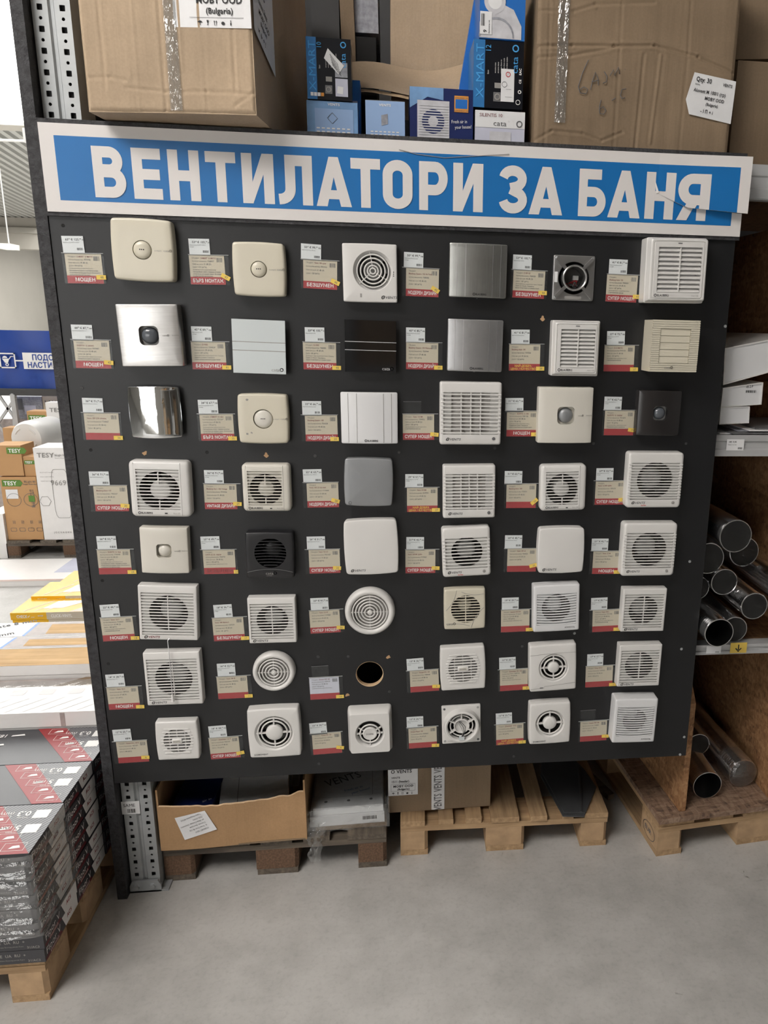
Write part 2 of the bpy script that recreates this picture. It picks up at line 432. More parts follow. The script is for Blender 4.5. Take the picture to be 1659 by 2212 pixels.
# hanging luminaires at the far left
yl = 11.0
p = onY(22, 532, yl); q = onY(5, 402, yl)
lm = root('pendant_lamp', 'small white box lamp hanging on a thin rod from the roof', 'lamp', Matrix.Translation(p))
plain('lamp_white', (.85, .84, .80), .5, emit=.25)
MB().box(-.10, .06, -.12, .12, -.04, .025).obj('housing', 'lamp_white', lm)
MB().tube([(-.01, 0, .04), (q.x-p.x, 0, ZC-p.z-.01)], .008, 6).obj('rod', 'white_plastic', lm)
p = onY(0, 306, 9.0); q = onY(66, 305, 9.0)
lm = root('tube_lamp', 'slim white tube lamp under the corrugated roof deck', 'lamp', Matrix.Translation(p))
MB().tube([(-1.2, 0, 0), (q.x-p.x, 0, q.z-p.z)], .013, 8).obj('tube', 'lamp_white', lm)
MB().box(q.x-p.x-.06, q.x-p.x-.02, -.02, .02, 0, .14).obj('bracket', 'white_plastic', lm)

# ---------------------------------------------------------------- side panel, upright, shelf
sp = MB().box(-.958, -.9275, 2.224, 3.61, 0, 3.6).obj('side_panel', 'rough_black_edge')
tag(sp, 'black rough-edged chipboard side panel at the left of the display board', 'panel')
up = root('rack_upright', 'perforated galvanised rack upright standing behind the left board edge', 'rack upright', Matrix.Translation((-.876, 2.262, 0)))
def upright():
    mb = MB()
    for xc in (-.0275, .0275):
        z = .05
        while z < 3.3:
            for inner in ('sq', 'ro'):
                zc = z + (.0125 if inner == 'sq' else .0375)
                out = outline(.0195, .0125, 0, n=16)
                inn = outline(.0068, .0072, .15, n=16) if inner == 'sq' else circ(.0042, 16)
                def P(L, y): return [(xc+a, y, zc+b) for a, b, _ in L]
                mb.loft([P(out, 0), P(inn, 0), P(inn, .003)])
            z += .05
    # groove between the lands, side flanges, back
    for z0, z1 in ((0, .05), (3.3, 3.36)):
        for xc in (-.0275, .0275): mb.box(xc-.0195, xc+.0195, 0, .003, z0, z1)
    def strip(pts): mb.loft([[(x, y, 0) for x, y in pts], [(x, y, 3.36) for x, y in pts]], closed=False)
    strip([(-.008, 0), (-.004, .007), (.004, .007), (.008, 0)])
    strip([(.047, 0), (.047, .10), (.03, .10)]); strip([(-.03, .10), (-.047, .10), (-.047, 0)])
    return mb
upright().obj('column', 'galvanised', up)
MB().box(-.044, .044, .012, .014, .0, 3.36).obj('hole_backing', 'dark_metal', up)  # dark sheet behind the holes, standing for shade inside the hollow profile
ft = MB().prism([(-.050, 0), (.052, 0), (.052, .026), (.042, .044), (-.042, .044), (-.050, .026)], -.008, .0)
ft.xf(lambda v: Vector((v.x, v.z-.004, v.y))); ft.box(-.050, .075, -.012, .09, 0, .006)
ft.obj('foot_plate', 'galvanised', up)
for x in (-.028, .024):
    MB().lathe([(.0095, -.019), (.0095, -.013), (.012, -.012)], 6, True).xf(lambda v, x=x: Vector((x+v.x, v.z, .024+v.y))).obj('bolt', 'galvanised', up)
st = MB().box(-.052, .006, -.0012, -.0004, .30, .348).obj('price_sticker', 'label_white', up)
t = MB(); put_text(t, 'SAME', -.046, .328, .016, 0); barcode(t, -.034, .305, .026, .015, 0, 14, 3)
t.xf(lambda v: Vector((v.x, -.0016, v.y))); t.obj('lettering', 'ink', st)
# upper shelf of the rack, mostly hidden behind the sign
sh = root('rack_shelf', 'rack shelf behind the sign carrying the cartons and fan boxes', 'shelf', Matrix.Translation((0, 2.30, 2.36)))
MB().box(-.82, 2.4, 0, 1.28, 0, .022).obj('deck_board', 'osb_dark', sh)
MB().box(-.82, 2.4, -.03, 0, -.08, .018).obj('front_beam', 'beam_grey', sh)

# ---- racking on the other side of the aisle, behind the photographer (mirrored in the chrome fan)
R = root('aisle_rack', 'stocked rack on the opposite side of the aisle', 'storage rack', Matrix.Translation((-.6, -4.6, 0)))
for x in (0, 1.8, 3.6): MB().box(x-.05, x+.05, -.05, .05, 0, 3.4).obj('post', 'galvanised', R)
for z in (.2, 1.3, 2.4): MB().box(0, 3.6, -1.0, .0, z, z+.1).obj('shelf_level', 'beam_grey', R)
rnd = random.Random(12)
for k, (x, z) in enumerate([(x, z) for z in (.3, 1.4, 2.5) for x in (.1, .75, 1.9, 2.6)]):
    c = MB().box(0, rnd.uniform(.45, .6), -.6, 0, 0, rnd.uniform(.4, .75)).obj('carton', ('cardboard', 'cardboard_tan', 'white_plastic', 'cardboard_dim')[k % 4])
    c.location = (-.6+x, -4.66, z+.0005); tag(c, 'stock carton %s of the opposite rack, %s' % (('on the bottom level', 'on the middle level', 'on the top level')[k//4], ('first from its end', 'second from its end', 'third from its end', 'fourth from its end')[k % 4]), 'carton', 'cartons across the aisle')
# ================================================================ wall fans on the board
HOLES = []                                     # (x, z, radius) openings cut through the board
FANS = {}                                      # key -> short description used by the labels of its cards
def body_loops(w, h, rc, bx, by, d, rnd, n=96, inset0=0.0):
    hw, hh = w/2, h/2
    L = [outline(hw-inset0, hh-inset0, rc, bx, by, n, z=0), outline(hw, hh, rc, bx, by, n, z=d-rnd)]
    for a in (30, 60, 90):
        i = rnd*(1-cos(radians(a))); L.append(outline(hw-i, hh-i, rc, bx, by, n, z=d-rnd+rnd*sin(radians(a))))
    return L
def closed_cover(R, w, h, d, mat, rc=.06, bx=0, by=0, rnd=.004, dome=0.0, cyl=0.0, z0=0.0, name='cover', n=96, smooth=40):
    mb = MB(); L = body_loops(w, h, rc, bx, by, d-z0, rnd, n)
    hw, hh = w/2-rnd, h/2-rnd
    for s in (.85, .7, .5, .3, .12):
        L.append([(x*s, y*s, 0) for x, y, _ in outline(hw, hh, rc, bx, by, n)])
        L[-1] = [(x, y, d-z0+dome*(1-s*s)) for x, y, _ in L[-1]]
    mb.loft(L, True, True)
    def bend(v):
        f = v.z/(d-z0) if d > z0 else 1
        return Vector((v.x, v.y, v.z + z0 - cyl*(v.x/(w/2))**2*min(1, max(0, f))))
    mb.xf(bend)
    return mb.obj(name, mat, R, smooth)
def open_cover(R, w, h, d, mat, inner, rc=.06, bx=0, by=0, rnd=.004, zin=None, rect=None, rstep=.005, n=96, cyl=0.0, dish=None, name='cover', smooth=40):
    """plate with a hole. inner = list of points (n) of the hole, rect = optional recessed field around it, dish = (points, depth)"""
    mb = MB(); L = body_loops(w, h, rc, bx, by, d, rnd, n)
    z = d
    def at(P, z): return [(x, y, z) for x, y, _ in P]
    if rect is not None:
        L += [at(rect, z), at(rect, z-rstep)]; z -= rstep
    if dish is not None:
        P, dep = dish
        for s in (0, .35, .7, 1.0):
            q = [(px+(ix-px)*s, py+(iy-py)*s, z-dep*sin(s*pi/2)) for (px, py, _), (ix, iy, _) in zip(P, inner)]
            L.append(q)
        z -= dep
    if rect is None and dish is None:
        o = outline(w/2-rnd, h/2-rnd, rc, bx, by, n)
        for s in (.33, .66): L.append([(ox+(ix-ox)*s, oy+(iy-oy)*s, z) for (ox, oy, _), (ix, iy, _) in zip(o, inner)])
    L += [at(inner, z), at(inner, zin if zin is not None else z-.01)]
    mb.loft(L, False, False)
    if cyl: mb.xf(lambda v: Vector((v.x, v.y, v.z - cyl*(v.x/(w/2))**2*min(1, max(0, v.z/d)))))
    return mb.obj(name, mat, R, smooth)
def duct(R, r, ztop, c=(0, 0), mat='white_plastic', hub=.0, hubz=0.0, blades=5, bladed='shadow_plastic', hubmat=None, hubdome=.006):
    """tube through the board with an impeller inside"""
    M = R.matrix_world; p = M @ Vector((c[0], c[1], 0))
    HOLES.append((p.x, p.z, r+.0035))
    MB().lathe([(r, ztop), (r, -.10), (r+.0025, -.10), (r+.0025, ztop)], 40, c=c).obj('duct_tube', mat, R, 40)
    if hub:
        MB().lathe([(hub, -.05), (hub, hubz-hubdome), (hub*.9, hubz-hubdome*.35), (hub*.6, hubz), (hub*.05, hubz+hubdome*.2)], 36, False, True, c).obj('hub', hubmat or mat, R, 50)
        for k in range(blades):
            a = 2*pi*k/blades + .3; mb = MB()
            def P(u, v, a=a):
                rr = hub + (r*.95-hub)*u; t = a + (v-.5)*(.95-.25*u); return (c[0]+rr*cos(t), c[1]+rr*sin(t), -.018 - .028*v)
            mb.grid(P, 3, 3).obj('blade', bladed, R, 60)
def slats(R, x0, x1, y0, y1, count, z, mat, th=.0028, dep=.003, arch=0.0, tilt=.0, clipc=None, sag=0.0):
    for k in range(count):
        y = y0 + (y1-y0)*(k+.5)/count; a, b = x0, x1
        if clipc:
            cx, cy, r = clipc; dy = abs(y-cy)
            if dy >= r: continue
            q = sqrt(r*r-dy*dy); a, b = cx-q, cx+q
        mb = MB(); N = 8 if (arch or sag) else 1
        loops = []
        for i in range(N+1):
            x = a + (b-a)*i/N; u = (x-(x0+x1)/2)/((x1-x0)/2)
            yy = y + arch*(1-u*u); zz = z - sag*u*u
            loops.append([(x, yy-th/2, zz-dep), (x, yy-th/2-tilt, zz), (x, yy+th/2-tilt, zz), (x, yy+th/2, zz-dep)])
        mb.loft(loops, True, True); mb.obj('slat', mat, R)
def bar(R, name, pts, w, z0, z1, mat):
    (xa, ya), (xb, yb) = pts; d = Vector((xb-xa, yb-ya)).normalized(); s = Vector((-d.y, d.x))*w/2
    return MB().prism([(xa+s.x, ya+s.y), (xb+s.x, yb+s.y), (xb-s.x, yb-s.y), (xa-s.x, ya-s.y)], z0, z1).obj(name, mat, R)
def rings(R, radii, z, t, mat, c=(0, 0), dz=0.0):
    for i, r in enumerate(radii): MB().ring(r, t, z-dz*i, 56, 8, c, 1.3).obj('ring', mat, R, 60)
def logo(R, s, x, y, size, z, mat='ink_grey', bold=1, align='L', sx=1.0):
    return put_text(MB(), s, x, y, size, z+.0003, bold, align, sx).obj('lettering', mat, R)
def vents_logo(R, x, y, size, z, mat='ink_grey', sub=False):
    t = MB(); t.ring(size*.42, size*.1, 0, 20, 4, (x+size*.45, y+size*.36), .1); t.box(x+size*.1, x+size*.8, y+size*.3, y+size*.42, -.0001, .0001)
    put_text(t, 'VENTS', x+size*1.15, y, size, 0, 1, 'L', 1.15)
    t.xf(lambda v: Vector((v.x + (v.y-y)*.3, v.y, z+.0004))); t.obj('lettering', mat, R)
    if sub: logo(R, 'turbo', x+size*3.4, y-size*.75, size*.75, z, 'ink_red')
def blauberg_logo(R, x, y, size, z):
    t = MB(); t.ring(size*.4, size*.1, 0, 16, 4, (x+size*.4, y+size*.36), .1); put_text(t, 'BLAUBERG', x+size*1.0, y, size, 0, 1, 'L', .82)
    t.xf(lambda v: Vector((v.x, v.y, z+.0004))); t.obj('lettering', 'ink', R)
def cata_logo(R, x, y, size, z, mat='ink_grey', bold=0):
    t = MB(); put_text(t, 'cata', x, y, size, 0, bold, 'L', 1.15); X = x+text_width('cata', size, bold)*1.15+size*.4
    t.ring(size*.33, size*.07, 0, 20, 4, (X, y+size*.36), .1)
    t.xf(lambda v: Vector((v.x, v.y, z+.0004))); t.obj('lettering', mat, R)
def quad_pose(corners, depth):
    P = [onY(px, py, YB-depth) for px, py in corners]
    c = sum(P, Vector())/4
    w = ((P[1]-P[0]).length+(P[2]-P[3]).length)/2; h = ((P[3]-P[0]).length+(P[2]-P[1]).length)/2
    a = atan2(P[1].z-P[0].z, P[1].x-P[0].x); b = atan2(P[2].z-P[3].z, P[2].x-P[3].x)
    g = atan2(P[3].x-P[0].x, P[0].z-P[3].z); e = atan2(P[2].x-P[1].x, P[1].z-P[2].z)
    return c, w, h, (a+b+g+e)/4
def fan(key, label, desc, corners, depth):
    c, w, h, ang = quad_pose(corners, depth)
    R = root('extractor_fan', label, 'extractor fan', wallM(c.x, YB, c.z, ang), 'extractor fans on the display board')
    FANS[key] = desc
    bpy.context.view_layer.update() if False else None
    return R, w, h
# ---- the kinds of fan
def k_xmart(R, w, h, d, mat='cream_plastic', ring=False, z_txt=True):
    closed_cover(R, w*.95, h*.95, d*.45, mat, .1, .03, .03, .003, name='backplate')
    r = .026*w/.163
    if ring: r = .028
    hole = circ(r, 96)
    open_cover(R, w*.985, h*.985, d, mat, hole, .10, .04, .04, .006, zin=d-.014)
    MB().lathe([(r, d-.013), (0.0005, d-.0132)], 40, False, True).obj('recess_floor', mat, R, 40)
    top = d+.004 if not ring else d+.001
    MB().lathe([(r-.0018, d-.013), (r-.0018, top-.005), (r*.82, top-.0018), (r*.5, top), (.0005, top+.0006)], 40, False, True).obj('dome', mat if not ring else 'ivory_plastic', R, 60)
    for k in (-1, 0, 1): MB().lathe([(.0016, top+.0004), (.0014, top+.0012)], 12, False, True, (k*.0048, .0008)).obj('indicator_dot', 'ink', R)
    logo(R, 'x-mart', w*.20, -.002, .0065, d, 'ink_soft', 0); cata_logo(R, w*.35, -.002, .008, d, 'ink_soft')
def k_silentis(R, w, h, d, mat, dome='clear_dome', side='grey_plastic', cyl=.010, txt=True, rough=None):
    closed_cover(R, w*.93, h*.95, d*.55, side, .06, 0, 0, .003, name='backplate')
    c = (.01*0, 0); a = w*.155
    hole = outline(a, a, .45, .03, .03, 96, c)
    open_cover(R, w, h, d, mat, hole, .03, 0, 0, .0025, zin=d-.016, cyl=cyl)
    MB().loft([outline(a, a, .45, .03, .03, 48, c, d-.015), outline(a*.1, a*.1, .45, 0, 0, 48, c, d-.0152)], False, True).obj('recess_floor', 'grey_plastic' if dome == 'clear_dome' else mat, R)
    MB().lathe([(a*.9, d-.015), (a*.88, d-.010), (a*.72, d-.004), (a*.42, d-.0008), (.0006, d)], 40, False, True, c).obj('dome', dome, R, 60)
    if txt: cata_logo(R, w*.22, -.002, .0065, d-cyl*.25+.0003, 'ink_soft'); logo(R, 'SILENTIS', w*.37, -.0015, .0048, d-cyl*.7+.0008, 'ink_soft', 0)
def k_glass(R, w, h, d, mat, line):
    closed_cover(R, w*.86, h*.86, d-.006, 'white_plastic' if mat == 'white_glass' else 'black_plastic', .05, 0, 0, .002, name='backplate')
    ys = [h/2, h*.085, -h*.073, -h/2]
    for a, b in zip(ys[:-1], ys[1:]):
        closed = MB(); cy = (a+b)/2
        closed.loft([[(x, y+cy, z) for x, y, _ in outline(w/2-i, (a-b)/2-.0006-i, 0, n=16)] for i, z in ((0, d-.006), (0, d-.0006), (.0006, d))], True, True)
        closed.obj('glass_panel', mat, R)
    for y in ys[1:3]: MB().box(-w/2, w/2, y-.0009, y+.0009, d-.005, d-.0002).obj('seam', line, R)
    cata_logo(R, w*.22, -h*.445, .0125, d, 'ink_soft' if mat == 'white_glass' else 'line_light')
def k_quatro(R, w, h, d, mat, groove, cyl=.009, brush=False):
    closed_cover(R, w*.80, h*.90, d*.5, 'white_plastic' if groove != 'line_light' else 'grey_plastic', .05, 0, 0, .002, name='backplate')
    closed_cover(R, w, h, d, mat, .05, 0, .0, .0035, 0, cyl, d*.55, n=96)
    for u in (-.74, -.44, .50, .78):
        x = u*w/2; z = d - cyl*u*u
        MB().box(x-.0006, x+.0006, -h/2+.003, h/2-.003, z-.003, z+.0006).obj('groove', groove if u < 0 else ('line_grey' if groove != 'ink_soft' else groove), R)
    blauberg_logo(R, -.014, -h*.455, .0075, d+.0002)
    MB().lathe([(.0022, -.0005), (.0022, .0)], 8, True, True).xf(lambda v: Vector((v.x, v.z-h/2-.0015, d*.5+v.y))).obj('pull_knob', 'line_light', R)
def k_quiet(R, w, h, d, mat='white_plastic'):
    r = .365*w; c = (.008, h*.04)
    hole = circ(r*.86, 96, c)
    open_cover(R, w, h, d, mat, hole, .05, 0, .012, .004, dish=(circ(r, 96, c), .012), zin=d-.016)
    duct(R, r*.86, d-.013, c, 'grey_plastic', .026, -.002, 7, 'grey_plastic', 'grey_plastic')
    rings(R, [r*.80, r*.62, r*.43, r*.27, r*.14], d-.006, .0022, mat, c, .0005)
    for a in (92, 215, 322):
        bar(R, 'spoke', [(c[0]+r*.1*cos(radians(a)), c[1]+r*.1*sin(radians(a))), (c[0]+r*.97*cos(radians(a+7)), c[1]+r*.97*sin(radians(a+7)))], .0022, d-.011, d-.007, mat)
    for k in (-1, 0, 1): MB().lathe([(.0016, d+.0001), (.0014, d+.0004)], 10, False, True, (w*.435, -.001+k*.0052)).obj('indicator_dot', 'ink', R)
    vents_logo(R, w*.2, -h*.435, .0095, d)
    MB().box(-w*.19, -w*.16, -h*.42, -h*.355, d, d+.0006).obj('switch_slot', 'ink_soft', R)
def k_steel(R, w, h, d):
    r = w*.37; hole = circ(r, 96)
    open_cover(R, w, h, d*.35, 'steel', hole, .08, 0, 0, .003, zin=-.004)
    duct(R, r, d*.2, (0, 0), 'shadow_plastic', 0)
    MB().lathe([(r*.68, -.07), (r*.68, d*1.0), (r*.74, d*1.1), (r*.80, d*1.0), (r*.80, -.05)], 44).obj('motor_ring', 'steel', R, 40)
    MB().lathe([(r*.66, -.03), (.0005, -.03)], 32, False, True).obj('motor_floor', 'shadow_plastic', R)
    for a in (45, 135, 225, 315):
        bar(R, 'arm', [(r*.76*cos(radians(a)), r*.76*sin(radians(a))), (w*.62*cos(radians(a)), w*.62*sin(radians(a)))], .009, d*.3, d*.75, 'steel')
        MB().lathe([(.0045, d*.36), (.0045, d*.5), (.002, d*.55)], 14, False, True, (w*.43*(1 if cos(radians(a)) > 0 else -1), h*.43*(1 if sin(radians(a)) > 0 else -1))).obj('screw', 'galvanised', R, 40)
    rnd = random.Random(4)
    for k in range(4):
        pts = [(rnd.uniform(-.02, .02), rnd.uniform(-.025, -.002), -.02+.005*k+.002*i) for i in range(4)]
        MB().tube(pts, .0013, 6).obj('wire', 'ink_red' if k % 2 == 0 else 'shadow_plastic', R, 60)
    MB().box(.002, .018, -.004, .008, -.024, -.010).obj('terminal_block', 'white_plastic', R)
    MB().flat([(-w*.20, -h*.465), (w*.2, -h*.465), (w*.2, -h*.40), (-w*.2, -h*.40)], d*.35+.0004).obj('rating_label', 'ink_soft', R)
    MB().flat([(-w*.465, -h*.1), (-w*.39, -h*.1), (-w*.39, h*.13), (-w*.465, h*.13)], d*.35+.0004).obj('type_label', 'paper_white', R)
def k_auto(R, w, h, d, mat='white_plastic', cut=.6):
    inn = outline(w*.36, h*.345, .02, n=96, c=(.003, h*.0))
    mb = MB()
    L = [outline(w/2, h/2, .05, n=96, z=z) for z in (0, d*.62)] + [outline(w/2-.002, h/2-.002, .06, n=96, z=d*.65), outline(w/2-.006, h/2-.006, .06, n=96, z=d-.004), outline(w/2-.009, h/2-.009, .06, n=96, z=d-.001),
         outline(w*.425, h*.44, .08, n=96, z=d-.001), outline(w*.42, h*.435, .08, n=96, z=d-.003), outline(w*.412, h*.43, .08, n=96, z=d-.003), outline(w*.405, h*.425, .08, n=96, z=d)]
    L += [[(x, y, d) for x, y, _ in inn], [(x, y, d-.014) for x, y, _ in inn]]
    mb.loft(L, True, True).obj('cover', mat, R, 30)
    n = 10
    for k in range(n):
        y = h*.345*(1-2*(k+.5)/n); mb = MB(); hh = h*.345/n
        mb.loft([[(x, y-hh*.95, d-.011), (x, y-hh*.85, d-.001), (x, y-hh*.35, d-.001), (x, y+hh*.8, d-.010), (x, y+hh*.7, d-.012)] for x in (-w*.355+.003, w*.355+.003)], True, True)
        mb.obj('slat', mat, R)
    MB().box(.0015, .0045, -h*.34, h*.34, d-.009, d+.0004).obj('mullion', mat, R)
    MB().box(-.006, .006, h*.395, h*.41, d, d+.0008).obj('indicator_slot', 'ink_grey', R)
    blauberg_logo(R, -w*.38, -h*.405, .0085, d); logo(R, 'Auto 125' if w > .155 else 'Auto 100', w*.24, -h*.40, .0055, d, 'ink_soft', 0)
def k_catabox(R, w, h, d, mat='cream_plastic'):
    n = 24
    body = MB().loft([outline(w/2, h/2, .02, n=32, z=0), outline(w/2, h/2, .02, n=32, z=d-.006)], True, True); body.obj('housing', mat, R, 40)
    px0, px1, py0, py1 = -w*.33, w*.31, -h*.33, h*.33
    for k in range(n):                          # ribbed front strips around the shutter
        y1 = h/2 - h*k/n; y0 = y1 - h/n + .0009
        if y0 > py1-.001 or y1 < py0+.001: segs = [(-w/2, w/2)]
        else: segs = [(-w/2, px0), (px1, w/2)]
        for a, b in segs: MB().loft([outline((b-a)/2, (y1-y0)/2, .05, n=8, c=((a+b)/2, (y0+y1)/2), z=z) for z in (d-.0065, d-.0006)], False, True).obj('rib', mat, R)
    for k in range(5):
        y1 = py1 - (py1-py0)*k/5; y0 = py1 - (py1-py0)*(k+1)/5 + .0012
        MB().loft([[(px0+.001, y0, d-.008), (px0+.001, y0, d-.0025), (px0+.001, y1, d-.0045), (px0+.001, y1, d-.008)], [(px1-.001, y0, d-.008), (px1-.001, y0, d-.0025), (px1-.001, y1, d-.0045), (px1-.001, y1, d-.008)]], True, True).obj('shutter_flap', mat, R)
    cata_logo(R, -w*.2, -h*.435, .010, d, 'ink_soft')
def k_chrome(R, w, h, d):
    closed_cover(R, w*.93, h*.93, d*.5, 'silver_paint', .05, .02, .02, .003, name='backplate')
    closed_cover(R, w*.97, h*.97, d, 'chrome', .04, .05, .045, .002, .0, .014, d*.6, n=128, smooth=60)
def k_aero(R, w, h, d, mat='white_plastic', hubr=.17):
    c = (-.03*w/2-.001, -.005)
    rect = outline(w*.355, h*.36, .01, n=96, c=(-w*.03, -h*.005)); r = .338*w
    open_cover(R, w, h, d, mat, circ(r, 96, c), .17, 0, 0, .010, rect=rect, rstep=.006, zin=d-.012)
    duct(R, r, d-.010, c, 'duct_shade', hubr*w, d-.013, 5, 'shadow_plastic', mat, .004)
    n = 12 if w > .15 else 11
    slats(R, -w*.385, w*.325, -h*.365, h*.355, n, d+.0002, mat, .0027, .0026, tilt=.0004)
    for a, b in ((.2, .98), (-.98, -.5)): bar(R, 'mullion', [(c[0], c[1]+r*a+(.12*r if a > 0 else 0)), (c[0], c[1]+r*b)], .0028, d-.008, d-.001, mat)
    for x in (w*.355, -w*.42): MB().box(x-.0005, x+.0005, -h*.47, h*.47, d-.003, d+.0003).obj('groove', 'ink_soft' if x > 0 else mat, R)
    blauberg_logo(R, -w*.38, -h*.44, .0078, d); MB().box(w*.06, w*.105, -h*.44, -h*.42, d, d+.0006).obj('indicator_slot', 'ink', R)
    logo(R, 'Aero 125' if w > .15 else 'Aero 100', w*.2, -h*.437, .005, d, 'ink_soft', 0)
def k_m(R, w, h, d, mat='white_plastic', n=13, blur=True, turbo=False):
    r = .325*w; top = .32*h if n > 9 else .29*h; bot = -.35*h if n > 9 else -.34*h
    rect = outline(w*.435, (top-bot)/2, .0, n=96, c=(0, (top+bot)/2)); c = (.002, (top+bot)/2+.002)
    open_cover(R, w, h, d, mat, circ(r, 96, c), .12, 0, 0, .007, rect=rect, rstep=.007, zin=d-.016)
    duct(R, r, d-.014, c, 'duct_shade', .032*w/.16, -.004, 6, 'shadow_plastic', 'grey_plastic')
    slats(R, -w*.487, w*.487, bot+.002, top-.001, n, d+.0012, mat, .0026, .0032, tilt=.0005)
    vents_logo(R, -w*.40, -h*.425, .0092, d, 'ink_grey', turbo)
    MB().lathe([(.0048, d), (.0048, d+.0012), (.003, d+.0016)], 16, False, True, (w*.36, -h*.405)).obj('screw_cap', 'ink_soft', R, 40)
def k_ma(R, w, h, d, mat='white_plastic', n=11):
    top, bot = .34*h, -.335*h; cx = .0; gx = .315*w
    inn = outline(gx, (top-bot)/2*.97, .0, n=96, c=(cx, (top+bot)/2))
    rect = outline(w*.445, (top-bot)/2, .0, n=96, c=(0, (top+bot)/2))
    open_cover(R, w, h, d, mat, inn, .07, 0, 0, .006, rect=rect, rstep=.006, zin=d-.018)
    MB().box(cx-gx, cx+gx, bot, top, d-.019, d-.0175).obj('shutter', 'shutter_shade', R)
    for k in (-1, 0, 1): MB().box(cx+k*gx/2-.0016, cx+k*gx/2+.0016, bot, top, d-.014, d-.001).obj('mullion', mat, R)
    slats(R, -w*.488, w*.488, bot, top, n, d+.0012, mat, .0034, .0030, tilt=.0005)
    vents_logo(R, -w*.40, -h*.43, .0092, d)
    MB().lathe([(.0050, d), (.0050, d+.0012), (.003, d+.0016)], 16, False, True, (w*.38, -h*.40)).obj('screw_cap', 'ink_grey', R, 40)
def k_ld(R, w, h, d, mat, lg=True, back='white_plastic'):
    closed_cover(R, w*.95, h*.96, d*.5, back, .12, .05, .03, .004, name='backplate')
    closed_cover(R, w*.965, h*.965, d, mat, .10, .045, .045, .0035, .003, 0, d*.55, n=96)
    if lg: vents_logo(R, -w*.40, -h*.435, .0095, d+.0006)
    else: MB().ring(.0042, .0007, d+.0012, 18, 4, (-w*.38, -h*.43), .1).obj('emblem', 'ink_grey', R)
def k_catale(R, w, h, d):
    r = .335*w; c = (.002, h*.055)
    open_cover(R, w, h, d, 'black_plastic', circ(r, 96, c), .07, .02, .03, .005, zin=d-.014)
    duct(R, r, d-.012, c, 'black_plastic', .03, -.01, 5, 'black_plastic')
    slats(R, -w*.4, w*.4, c[1]-r, c[1]+r, 10, d-.001, 'black_plastic', .0026, .003, arch=.004, clipc=(c[0], c[1], r))
    pts = [(-w*.48+w*.96*i/12, -h*.37+.010*(1-((i-6)/6)**2), d+.0012) for i in range(13)]
    MB().tube(pts, .0010, 5).obj('arc_line', 'ink_grey', R)
    cata_logo(R, -w*.10, -h*.425, .0125, d, 'ink_soft'); logo(R, 'COMFORT', -w*.08, -h*.46, .0035, d, 'ink_soft', 0)
def k_s(R, w, h, d, mat='white_plastic', n=13, cord=False, rib=True):
    r = .335*w; c = (0, -h*.015)
    rect = outline(w*.447, h*.39, .0, n=96, c=(-.001, -h*.02))
    open_cover(R, w, h, d, mat, circ(r, 96, c), .03, 0, 0, .003, rect=rect, rstep=.006, zin=d-.012)
    duct(R, r, d-.010, c, 'duct_shade', .030*w/.15, -.006, 5, 'shadow_plastic', 'grey_plastic')
    slats(R, -w*.448, w*.446, -h*.405, h*.365, n, d+.0004, mat, .0028, .0026, tilt=.0004)
    if rib: bar(R, 'mullion', [(c[0], c[1]-r), (c[0], c[1]+r)], .0026, d-.008, d-.0008, mat)
    vents_logo(R, -w*.42, -h*.465, .0095, d, 'ink_maroon' if w > .16 and not cord else 'ink_grey')
def k_round(R, w, d, mat='white_plastic', nr=6):
    r = w/2; ri = r*.74
    MB().lathe([(r, 0), (r, .004), (r*.985, d*.6), (r*.93, d*.92), (r*.86, d), (r*.79, d*.93), (ri, d*.75), (ri, d*.3)], 96).obj('cover', mat, R, 60)
    duct(R, ri, d*.35, (0, 0), 'white_plastic', 0)
    MB().lathe([(ri, -.012), (.0005, -.012)], 40, False, True).obj('shutter', 'shutter_shade', R)
    rings(R, [ri*(k+.6)/(nr+.1) for k in range(nr)], d*.80, .0022, mat)
    MB().lathe([(ri*.09, d*.5), (ri*.09, d*.9), (.0006, d*.95)], 20, False, True).obj('hub', mat, R, 50)
    for a in (0, 90, 180, 270):
        bar(R, 'spoke', [(ri*.1*cos(radians(a)), ri*.1*sin(radians(a))), (ri*cos(radians(a)), ri*sin(radians(a)))], .0022, d*.45, d*.78, mat)
def k_catasmall(R, w, h, d, mat='cream_plastic'):
    r = .36*w; c = (.003, .0)
    open_cover(R, w, h, d, mat, circ(r, 96, c), .05, .02, .03, .005, zin=d-.012)
    duct(R, r, d-.010, c, 'duct_shade', .022, -.008, 5, 'shadow_plastic', mat)
    slats(R, -w*.4, w*.4, c[1]-r, c[1]+r, 10, d+.0006, mat, .0028, .003, clipc=(c[0], c[1], r*1.03))
    bar(R, 'mullion', [(c[0], -r), (c[0], r)], .0032, d-.007, d-.0004, mat)
    for (x0, y0, x1, y1, bul) in ((-.2, .48, -.46, -.02, .05), (.47, .38, -.08, .44, .05), (.16, -.48, .47, .03, .05), (-.46, -.36, .12, -.43, .03)):
        a, b = Vector((x0*w, y0*h)), Vector((x1*w, y1*h)); nrm = Vector((-(b-a).y, (b-a).x)).normalized()*bul*w
        pts = []
        for i in range(9):
            t = i/8; q = a.lerp(b, t) + nrm*(4*t*(1-t)); pts.append((q.x, q.y, d+.0001))
        MB().tube(pts, .0007, 4).obj('arc_line', 'ink_soft', R)
    cata_logo(R, -w*.45, -h*.39, .011, d, 'ink_grey')
